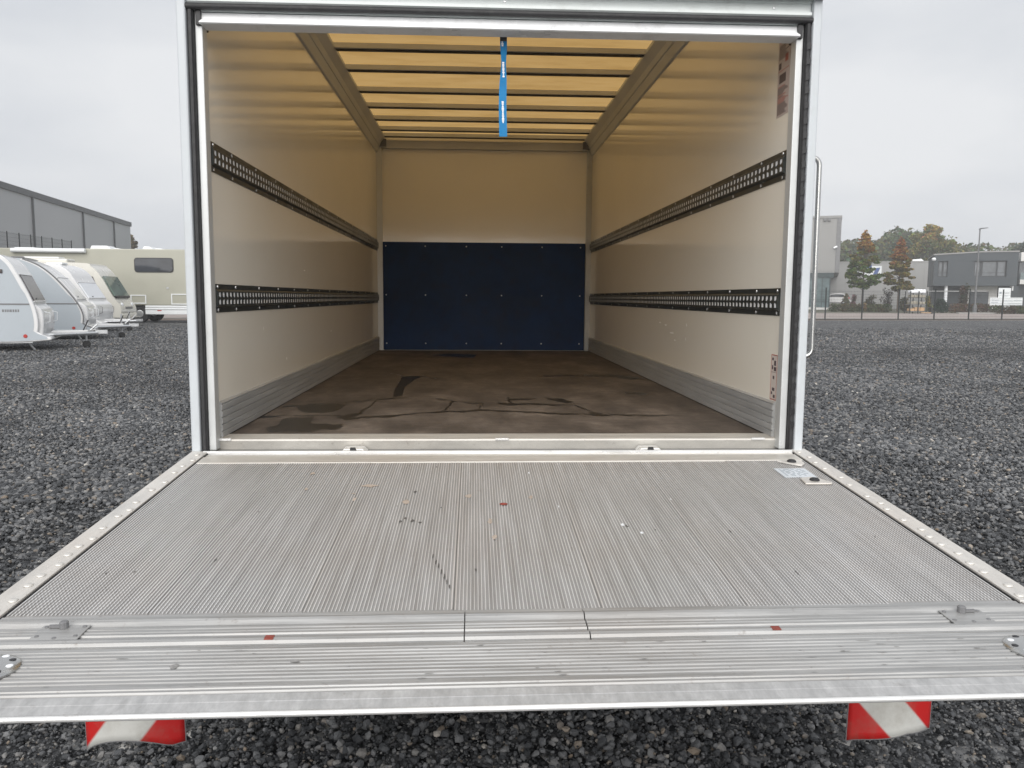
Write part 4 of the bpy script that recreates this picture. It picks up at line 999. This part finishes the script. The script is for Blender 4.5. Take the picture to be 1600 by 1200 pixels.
# dark two-storey office
B = Front('office_building', 'anthracite two storey office with overhanging upper floor and wide windows', 1456, 101, 27)
br = B.u(1589); zb = B.z(1500, 446.5); zl = B.z(1456, 399); zm = B.z(1530, 394.5); xm = B.u(1530)
wins = [(1464, 1479.5), (1520.5, 1571.5)]; wz1 = B.z(1500, 408); wz0 = B.z(1500, 432.5)
us = [0]+[B.u(p) for w_ in wins for p in w_]+[br]
mb = MB()
for k in range(0, 6, 2): mb.prism([(us[k], wz0), (us[k+1], wz0), (us[k+1], wz1), (us[k], wz1)], 0, .3)
mb.prism([(0, zb), (br, zb), (br, wz0-.002), (0, wz0-.002)], 0, .3)
mb.prism([(0, wz1+.002), (br, wz1+.002), (br, zm), (xm, zm), (0, zl)], 0, .3)
build('upper_facade', mb, M['anthracite'], B.o)
build('office_core', MB().prism([(.05, zb+.01), (br-.05, zb+.01), (br-.05, zm-.02), (xm, zm-.02), (.05, zl-.02)], .62, 14), M['anthracite'], B.o)
build('roof_edge', MB().prism([(-.12, zl), (xm, zm), (br+.05, zm), (br+.05, zm+.17), (xm, zm+.17), (-.12, zl+.17)], -.1, 14.1), M['facade_grey'], B.o)
for wi_, (pa, pb_) in enumerate(wins):
    xa, xb = B.u(pa), B.u(pb_); cuts = [0, .5, 1] if wi_ == 0 else [0, .20, .24, .70, .98, 1]
    wn_ = B.box('window', xa+.01, xb-.01, .36, .60, wz0+.01, wz1-.01, M['frame_dark'])
    for c0_, c1_ in zip(cuts, cuts[1:]):
        if c1_-c0_ < .1: continue
        for za, zb_ in ((wz0+.12, wz0+(wz1-wz0)*.24), (wz0+(wz1-wz0)*.27, wz1-.12)):
            B.box('pane', xa+(xb-xa)*c0_+.12, xa+(xb-xa)*c1_-.10, .31, .355, za, zb_, M['glass_grey'], wn_)
u_, z_ = B.p(1459, 405)
build('security_camera', MB().lathe([(.22, -.18), (.28, 0), (.2, .16), (.02, .2)], (u_, -.25, z_), 'z', 10), M['white'], B.o, smooth=True)
VG = 2.6
B.box('ground_wall', B.u(1514, VG), B.u(1559.5, VG), VG, 13, 0, zb, M['render_white'])
B.box('ground_wall', .3, B.u(1513.5, VG+1.2), VG+1.2, 13, 0, zb, M['anthracite'], label='dark recessed ground floor wall')
B.box('ground_wall', B.u(1560.5, VG), B.u(1592, VG), VG, 13, 0, zb, M['anthracite'], label='dark wall beside the entrance')
wd_ = B.rect('shop_window', 1515, 1543, 455.5, 482, VG-.01, .07, M['frame_dark'])
for k in range(4): B.rect('pane', 1516+k*6.8, 1521.6+k*6.8, 457, 481, VG-.081, .04, M['glass_grey'], wd_)
build('column', MB().lathe([(.2, 0), (.2, zb-.003)], (B.u(1479, .6), .6, 0), 'z', 14), M['print_white'], B.o, smooth=True)
B.rect('canopy_edge', 1442, 1543, 454.2, 455.8, -.55, .15, M['hall_pale'])
u_, z_ = B.p(1579, 450, VG)
build('wall_light', MB().box(u_-.12, u_+.28, 2.3, 2.58, z_+.15, z_+.35).box(u_+.1, u_+.28, 2.3, 2.58, z_-.35, z_+.14), M['white'], B.o)
B.done()
# neighbour with white balcony
Cb = Front('balcony_house', 'white banded building with glass balcony rail at the dark office corner', 1590.5, 102, 27)
cw = Cb.u(1650); z = lambda py: Cb.z(1597, py)
Cb.box('upper_band', 0, cw, 0, 12, z(408), z(394), M['render_white'])
Cb.box('recess_wall', 0, cw, 1.5, 12, 0, z(408)-.003, M['anthracite'])
Cb.box('balcony', 0, cw, -.4, 1.49, z(444), z(437), M['render_white'])
for k in range(5):
    Cb.box('window', cw*k/5+.1, cw*(k+1)/5-.1, 1.42, 1.495, z(436.5), z(409), M['glass_grey'])
    Cb.box('balcony_glass', cw*k/5+.03, cw*(k+1)/5-.03, -.35, -.32, z(437)+.003, z(426), M['glass_teal'])
Cb.done()

# ================================================================== along the road
# wire fence
fe = thing('wire_fence', 'low dark wire mesh fence between gravel yard and paved road', 'fence', (F0.x, F0.y, 0))
tp_px = [1232, 1289, 1346, 1403, 1459, 1513, 1565, 1613]
def t_of(px):
    best = min(np.arange(-30, 60, .02), key=lambda t: abs(((fl(t)-CAM).dot(rt)/(fl(t)-CAM).dot(fw))*FPX+800-px - ((CAM.z)/((fl(t)-CAM).dot(fw)))*0)); return best
tt_ = [t_of(p) for p in tp_px]; dt = tt_[2]-tt_[1]
tt_ = [tt_[0]-dt*k for k in range(12, 0, -1)] + tt_ + [tt_[-1]+dt*k for k in range(1, 8)]
pst = None; wp = None
for k, t in enumerate(tt_):
    p = fl(t)
    if pst is None:
        pst = build('fence_post', MB().box(p.x-.035, p.x+.035, p.y-.035, p.y+.035, 0, 2.30).box(p.x-.05, p.x+.05, p.y-.05, p.y+.05, 2.30, 2.33), M['fence_post'], fe); p00 = p
    else:
        q = pst.copy(); COL.objects.link(q); q.location = p-p00
    if k+1 < len(tt_):
        p2 = fl(tt_[k+1]); m_ = MB()
        for z_ in np.arange(.06, 2.2, .2): m_.tube([(p.x, p.y, z_), (p2.x, p2.y, z_)], .0045, 4)
        for g in np.linspace(.03, .97, 24): c_ = p.lerp(p2, g); m_.tube([(c_.x, c_.y, .04), (c_.x, c_.y, 2.2)], .003, 4)
        m_.tube([(p.x, p.y, .05), (p2.x, p2.y, .05)], .03, 4)
        build('wire_panel', m_, M['fence_post'], fe)
# street lamp
YL_ = 84; b_ = at(1523, 480, YL_); tz = at(1523, 357, YL_).z
lamp = thing('street_lamp', 'tall grey street lamp with short arm before the dark office', 'street lamp', (b_.x, YL_, 0))
build('pole', MB().tube([(b_.x, YL_, 0), (b_.x, YL_, tz*.5), (b_.x, YL_, tz)], .11, 10, r2=.06), M['pole'], lamp, smooth=True)
build('lamp_head', MB().prism([(b_.x-.12, tz-.12), (b_.x+.05, tz+.06), (b_.x+.85, tz+.12), (b_.x+.85, tz+.05)], YL_-.12, YL_+.12), M['pole'], lamp)
build('control_box', MB().box(b_.x-.17, b_.x+.17, YL_-.12, YL_+.12, 0, 1.0), M['pole'], lamp)
# info sign
sgn = Front('company_sign', 'white cross shaped sign board with grey text lines before the hedge', 1568, 86, 28, 'sign')
sgn.rect('sign_panel', 1560.5, 1577, 450, 486, 0, .12, M['sign_white'])
sgn.rect('sign_panel', 1547, 1597, 464.8, 477, -.13, .10, M['sign_white'])
for (pa, pb_, py) in ((1550, 1561, 468.5), (1548, 1560, 472.5), (1568, 1582, 469.8), (1584, 1596, 469.5), (1576, 1596, 474.3), (1569, 1576, 457.5), (1569, 1575, 462)):
    sgn.rect('text_line', pa, pb_, py, py+.8, -.235 if py > 464 else -.125, .01, M['sign_line'])
sgn.rect('sign_logo', 1562, 1565, 456, 459, -.125, .01, M['sign_line'])
sgn.done()
# white car behind the showroom glass corner
YV = 121.
car = thing('parked_car', 'white hatchback parked behind the hedge next to the showroom', 'car')
cp_ = [(-2.05, .35), (2.1, .35), (2.15, .75), (2.0, 1.0), (1.75, 1.22), (1.35, 1.66), (.3, 1.72), (-.6, 1.62), (-1.25, 1.12), (-2.0, .92)]
build('body', MB().prism(smoothpoly(cp_, 3), -.88, .88, 'y'), M['van_white'], car, bevel=.12, smooth=True, seg=3)
build('side_glass', MB().prism([(-1.05, 1.14), (1.60, 1.16), (1.25, 1.53), (.3, 1.58), (-.55, 1.50)], -.895, -.87, 'y'), M['glass_dark'], car)
build('tail_light', MB().box(1.98, 2.17, -.89, -.6, .88, 1.12), M['red'], car, bevel=.02)
for x in (-1.3, 1.3):
    for y in (-.8, .8): wheel_into(car, x, y, .33, .2)
q = at(1305, 480, YV); car.location = (q.x-.2, YV, 0.72); car.rotation_euler = (0, 0, R(-22))
build('car_park', MB().box(q.x-12, q.x+6, YV-2, YV+5, .0, .71), M['road'], kind='structure')
# hedges, bushes
def hedge(name, label, pa, pb_, Y, h, cols, n, dep=1.0, leaf=.16, cat='hedge', z0=0.):
    xa, xb = at(pa, 480, Y).x, at(pb_, 480, Y).x; k = max(2, int((xb-xa)/.9)); cl = []
    for i in range(k):
        x = xa+(xb-xa)*(i+.5)/k
        cl.append(((x, Y+rng.normal()*.1, z0+h*.28), ((xb-xa)/k*.75, dep*.6, h*.32), int(rng.integers(len(cols)))))
        cl.append(((x, Y+rng.normal()*.1, z0+h*.68), ((xb-xa)/k*.72, dep*.55, h*.34), int(rng.integers(len(cols)))))
    return foliage(name, cl, n, leaf, cols, label=label, cat=cat)
def bush(name, label, px, pw, py_t, Y, cols, n, leaf=.2, cat='bush', dy=1.):
    x = at(px, 480, Y).x; r_ = pw*(Y+3)/FPX/2; zt_ = at(px, py_t, Y).z; cl = []
    random.seed(int(px*7))
    for k in range(16):
        a_ = random.uniform(0, math.tau); f = random.random(); d = r_*random.uniform(.2, .75)*(1.1-.6*f)
        cl.append(((x+d*math.cos(a_), Y+d*math.sin(a_), zt_*(.14+.72*f)), (r_*.42, r_*.42, zt_*.16), random.randrange(len(cols))))
    return foliage(name, cl, n, leaf, cols, label=label, cat=cat)
HG = [(.065, .082, .03), (.085, .092, .035), (.10, .085, .04)]; HB = [(.13, .085, .055), (.10, .07, .042), (.07, .055, .03)]
hedge('clipped_hedge', 'dark green clipped hedge below the young maple', 1298, 1352, 92.2, 1.05, HG, 2600)
hedge('clipped_hedge', 'dark green clipped hedge between the maple and reddish tree', 1353, 1392, 92.0, 1.0, HG, 2000)
hedge('low_hedge', 'brown autumn hedge under the dark office by the lamp', 1487, 1547, 87.5, 1.15, HB, 2800, 1.4)
hedge('low_hedge', 'brownish green hedge at the foot of the white sign', 1549, 1625, 84.5, .95, HB+[HG[0]], 2800, 1.4)
bush('round_bush', 'dark green rounded shrub beside the office column', 1472, 26, 459, 91, [(.018, .038, .022), (.022, .045, .026)], 1500)
bush('yellow_bush', 'yellow autumn bush between pallet truck and round shrub', 1451, 16, 461, 91.5, [(.22, .19, .05), (.15, .15, .05)], 700)
bush('purple_shrub', 'reddish brown tall shrub in front of the office', 1505, 22, 440, 89, [(.095, .062, .045), (.07, .055, .04), (.05, .055, .03)], 1000)
bush('golden_shrub', 'golden green shrub at the showroom corner behind the car', 1322, 16, 455, 116, [(.12, .10, .035), (.09, .085, .03)], 700)
bush('pink_shrub', 'dull pinkish shrub behind the hedge near the maple trunk', 1334, 14, 458, 106, [(.15, .075, .075), (.12, .08, .06)], 600)
bush('grey_shrub', 'dark bare shrub at the foot of the reddish tree', 1386, 24, 447, 97, [(.045, .04, .035), (.06, .05, .04)], 900, .16)
bush('olive_shrub', 'olive shrub spreading behind the clipped hedge', 1358, 30, 459, 99, [(.085, .08, .03), (.06, .065, .028)], 900)
bush('brown_shrub', 'brown shrub next to the loaded pallet truck', 1413, 24, 461, 90.5, [(.10, .07, .04), (.07, .06, .03), (.05, .05, .025)], 1100)
bush('low_conifer', 'tiny orange bush in front of the clipped hedge', 1351.5, 7, 472, 91, [(.24, .14, .06), (.2, .13, .06)], 250, .12)
# loaded stillage and pallet truck
YR = 84.
def rp(px, py): q = at(px, py, YR); return q.x, q.z
st_ = thing('storage_rack', 'tall wire rack stacked with white sacks beside the road', 'rack', (rp(1430, 480)[0], YR, 0))
xa, xb = rp(1418, 480)[0], rp(1443.5, 480)[0]; zt = rp(1430, 455)[1]
for x in (xa, (xa+xb)/2, xb):
    for y in (YR-.5, YR+.6): build('upright', MB().box(x-.04, x+.04, y-.04, y+.04, 0, zt), M['fence_post'], st_)
for z_ in (.25, 1.0, 1.75, 2.25): build('shelf', MB().box(xa, xb, YR-.46, YR+.56, z_-.05, z_), M['trim_grey'], st_)
random.seed(4)
for z_, nn_, m_ in ((1.75, 4, 'carton'), (2.25, 5, 'print_white'), (1.0, 5, 'carton'), (.25, 3, 'wood')):
    for k in range(nn_):
        x = xa+.08+(xb-xa-.16)*k/nn_; wdt = (xb-xa)/nn_*.86; hh = random.uniform(.28, .44)
        sk_ = build('sack', MB().box(x, x+wdt, YR-.42, YR+.3, z_+.002, z_+hh), M[m_], None, bevel=.06)
        tag(sk_, None, 'sack', 'goods stacked on the wire rack')
        sk_.name = {'carton': 'brown_sack', 'print_white': 'white_sack', 'wood': 'timber_crate'}[m_]; sk_['label'] = {'carton': 'grey brown sack lying on the wire rack', 'print_white': 'white sack on the top shelf of the wire rack', 'wood': 'raw timber crate on the bottom shelf of the rack'}[m_]; sk_['category'] = 'crate' if m_ == 'wood' else 'sack'
pj_ = thing('pallet_truck', 'small hand pallet truck with raised handle by the rack', 'pallet truck', (xb+.35, YR-.7, 0))
build('fork', MB().box(xb-.6, xb+.3, YR-1.0, YR-.85, .06, .14).box(xb-.6, xb+.3, YR-.6, YR-.45, .06, .14), M['wood'], pj_)
build('mast', MB().box(xb+.3, xb+.5, YR-1.0, YR-.45, .06, .7), M['black'], pj_, bevel=.03)
build('handle', MB().tube([(xb+.45, YR-.72, .6), (xb+.25, YR-.72, 1.9)], .05, 8), M['black'], pj_)
build('wheel', MB().lathe([(.05, 0), (.16, .01), (.16, .09), (.05, .1)], (xb+.5, YR-.8, .16), 'y', 14), M['tyre'], pj_)

# ================================================================== GRAVEL stones
stone_coll = bpy.data.collections.new('stone_shapes')
for k in range(14):
    bm = bmesh.new(); bmesh.ops.create_icosphere(bm, subdivisions=2 if k < 5 else 1, radius=.5)
    pl = [(Vector(rng.normal(size=3)).normalized(), .26+.16*rng.random()) for _ in range(9)]
    for v in bm.verts:
        for n_, d in pl:
            q = v.co.dot(n_)
            if q > d: v.co -= n_*(q-d)
        v.co.z *= .62+.25*rng.random()*.3; v.co.y *= .8
    me = bpy.data.meshes.new('stone'); bm.to_mesh(me); bm.free(); me.materials.append(M['stone'])
    stone_coll.objects.link(bpy.data.objects.new('stone', me))
def scatter(n, poly, smin, smax, holes, zlo, zhi):
    xs = [p[0] for p in poly]; ys = [p[1] for p in poly]; out = []
    P = np.stack([rng.uniform(min(xs), max(xs), n), rng.uniform(min(ys), max(ys), n)], 1)
    ins = np.zeros(n, bool)
    for (ax, ay), (bx_, by_) in zip(poly, poly[1:]+poly[:1]):
        cnd = ((ay > P[:, 1]) != (by_ > P[:, 1])) & (P[:, 0] < (bx_-ax)*(P[:, 1]-ay)/(by_-ay+1e-9)+ax); ins ^= cnd
    P = P[ins]; s_ = smin+(smax-smin)*rng.random(len(P))**2.2
    z_ = zlo+(zhi-zlo)*rng.random(len(P)) + s_*.18
    return np.column_stack([P, z_]), s_
sets = [scatter(62000, [(-1.2, -1.2), (3.2, -1.2), (4.6, 1.2), (5.2, 3.2), (-3.6, 3.2), (-2.8, 1.2)], .014, .052, None, -.006, .014),
        scatter(60000, [(-1.2, -1.2), (3.2, -1.2), (3.6, .6), (-1.7, .6)], .008, .024, None, -.004, .006),
        scatter(32000, [(-5.0, -2.6), (-.9, -2.6), (-1.2, .2), (-2.6, 1.8), (-5.6, 3.2)], .016, .052, None, -.006, .014), scatter(32000, [(2.9, -2.6), (6.8, -2.6), (7.2, 3.2), (5.0, 2.4), (3.1, .2)], .016, .052, None, -.006, .014), scatter(40000, [(-1.4, -2.6), (3.4, -2.6), (3.2, -1.1), (-1.2, -1.1)], .014, .048, None, -.006, .012),
        scatter(58000, [(-3.6, 2.8), (-.2, 2.8), (-.2, 7.2), (-6.6, 7.2)], .020, .055, None, -.004, .012), scatter(52000, [(2.3, 2.8), (5.4, 2.8), (8.6, 7.2), (2.3, 7.2)], .020, .055, None, -.004, .012),
        scatter(70000, [(-6.6, 7.0), (-.6, 7.0), (-3.4, 14), (-11, 14)], .028, .066, None, -.004, .012), scatter(70000, [(2.6, 7.0), (8.6, 7.0), (13.6, 14), (5.4, 14)], .028, .066, None, -.004, .012),
        scatter(60000, [(-11, 14.0), (-2.4, 14.0), (-5.6, 24), (-15.8, 24)], .032, .075, None, -.004, .012), scatter(60000, [(4.4, 14.0), (13.6, 14.0), (20.5, 24), (9.2, 24)], .032, .075, None, -.004, .012)]
def thin(a_, y0, y1):
    P, s_ = a_; keep = rng.random(len(P)) > np.clip((P[:, 1]-y0)/(y1-y0), 0, 1); return P[keep], s_[keep]
sets += [scatter(75000, [(-15.8, 24.0), (-5.6, 24.0), (-9, 38), (-21, 38)], .04, .095, None, -.004, .012), scatter(75000, [(9.2, 24.0), (20.5, 24.0), (30, 38), (15.5, 38)], .04, .095, None, -.004, .012)]
for q in (-4, -3): sets[q] = thin(sets[q], 12, 46)
for q in (-2, -1): sets[q] = thin(sets[q], 19, 38)
pos = np.concatenate([a_[0] for a_ in sets]); scl = np.concatenate([a_[1] for a_ in sets]); n = len(pos)
me = bpy.data.meshes.new('gravel'); me.vertices.add(n); me.vertices.foreach_set('co', pos.ravel().astype(np.float32))
def addattr(nm, typ, key, arr):
    a_ = me.attributes.new(nm, typ, 'POINT'); a_.data.foreach_set(key, arr.ravel())
tilt = rng.normal(size=(n, 2))*.35
addattr('rot', 'FLOAT_VECTOR', 'vector', np.column_stack([tilt, rng.random(n)*6.283]).astype(np.float32))
px_, py_ = pos[:, 0]+40, pos[:, 1]+40
big = sum(vnoise(px_, py_, s, 60+k)*w_ for k, (s, w_) in enumerate(((.35, .6), (1.1, .5), (3.1, .4))))
fine = sum(vnoise(px_, py_, s, 80+k)*w_ for k, (s, w_) in enumerate(((.6, .7), (2.0, .5))))
scl = scl*np.clip(1+fine*.9, .5, 1.6); tone = np.clip(.93+big*.6, .55, 1.35)
addattr('tone', 'FLOAT_COLOR', 'color', np.column_stack([tone*1.0, tone*.995, tone*.985+.01, np.ones(n)]).astype(np.float32))
addattr('scl', 'FLOAT', 'value', scl.astype(np.float32)); addattr('idx', 'INT', 'value', rng.integers(0, 14, n).astype(np.int32))
go = bpy.data.objects.new('gravel', me); COL.objects.link(go); tag(go, None, None, None, 'stuff')
ng = bpy.data.node_groups.new('gravel_scatter', 'GeometryNodeTree')
ng.interface.new_socket('Geometry', in_out='INPUT', socket_type='NodeSocketGeometry'); ng.interface.new_socket('Geometry', in_out='OUTPUT', socket_type='NodeSocketGeometry')
gi = ng.nodes.new('NodeGroupInput'); gout = ng.nodes.new('NodeGroupOutput'); iop = ng.nodes.new('GeometryNodeInstanceOnPoints'); ci = ng.nodes.new('GeometryNodeCollectionInfo')
ci.inputs['Collection'].default_value = stone_coll; ci.inputs['Separate Children'].default_value = True; ci.inputs['Reset Children'].default_value = True
iop.inputs['Pick Instance'].default_value = True
def na(nm, typ):
    q = ng.nodes.new('GeometryNodeInputNamedAttribute'); q.data_type = typ; q.inputs[0].default_value = nm; return q.outputs[0]
ng.links.new(gi.outputs[0], iop.inputs['Points']); ng.links.new(ci.outputs[0], iop.inputs['Instance'])
e2r = ng.nodes.new('FunctionNodeEulerToRotation'); ng.links.new(na('rot', 'FLOAT_VECTOR'), e2r.inputs[0]); ng.links.new(e2r.outputs[0], iop.inputs['Rotation'])
ng.links.new(na('scl', 'FLOAT'), iop.inputs['Scale']); ng.links.new(na('idx', 'INT'), iop.inputs['Instance Index'])
ng.links.new(iop.outputs[0], gout.inputs[0])
gm = go.modifiers.new('scatter', 'NODES'); gm.node_group = ng

# ================================================================== HAZE
hm = bpy.data.materials.new('thin autumn haze'); hm.use_nodes = True; hn = hm.node_tree; hn.nodes.clear()
ho = hn.nodes.new('ShaderNodeOutputMaterial'); hv = hn.nodes.new('ShaderNodeVolumePrincipled')
hv.inputs['Color'].default_value = (.93, .945, .96, 1); hv.inputs['Density'].default_value = .0011; hv.inputs['Anisotropy'].default_value = 0
hn.links.new(hv.outputs[0], ho.inputs['Volume'])
build('haze', MB().box(-901, 1101, -301, 1701, -1.05, 17.5), hm, kind='stuff')
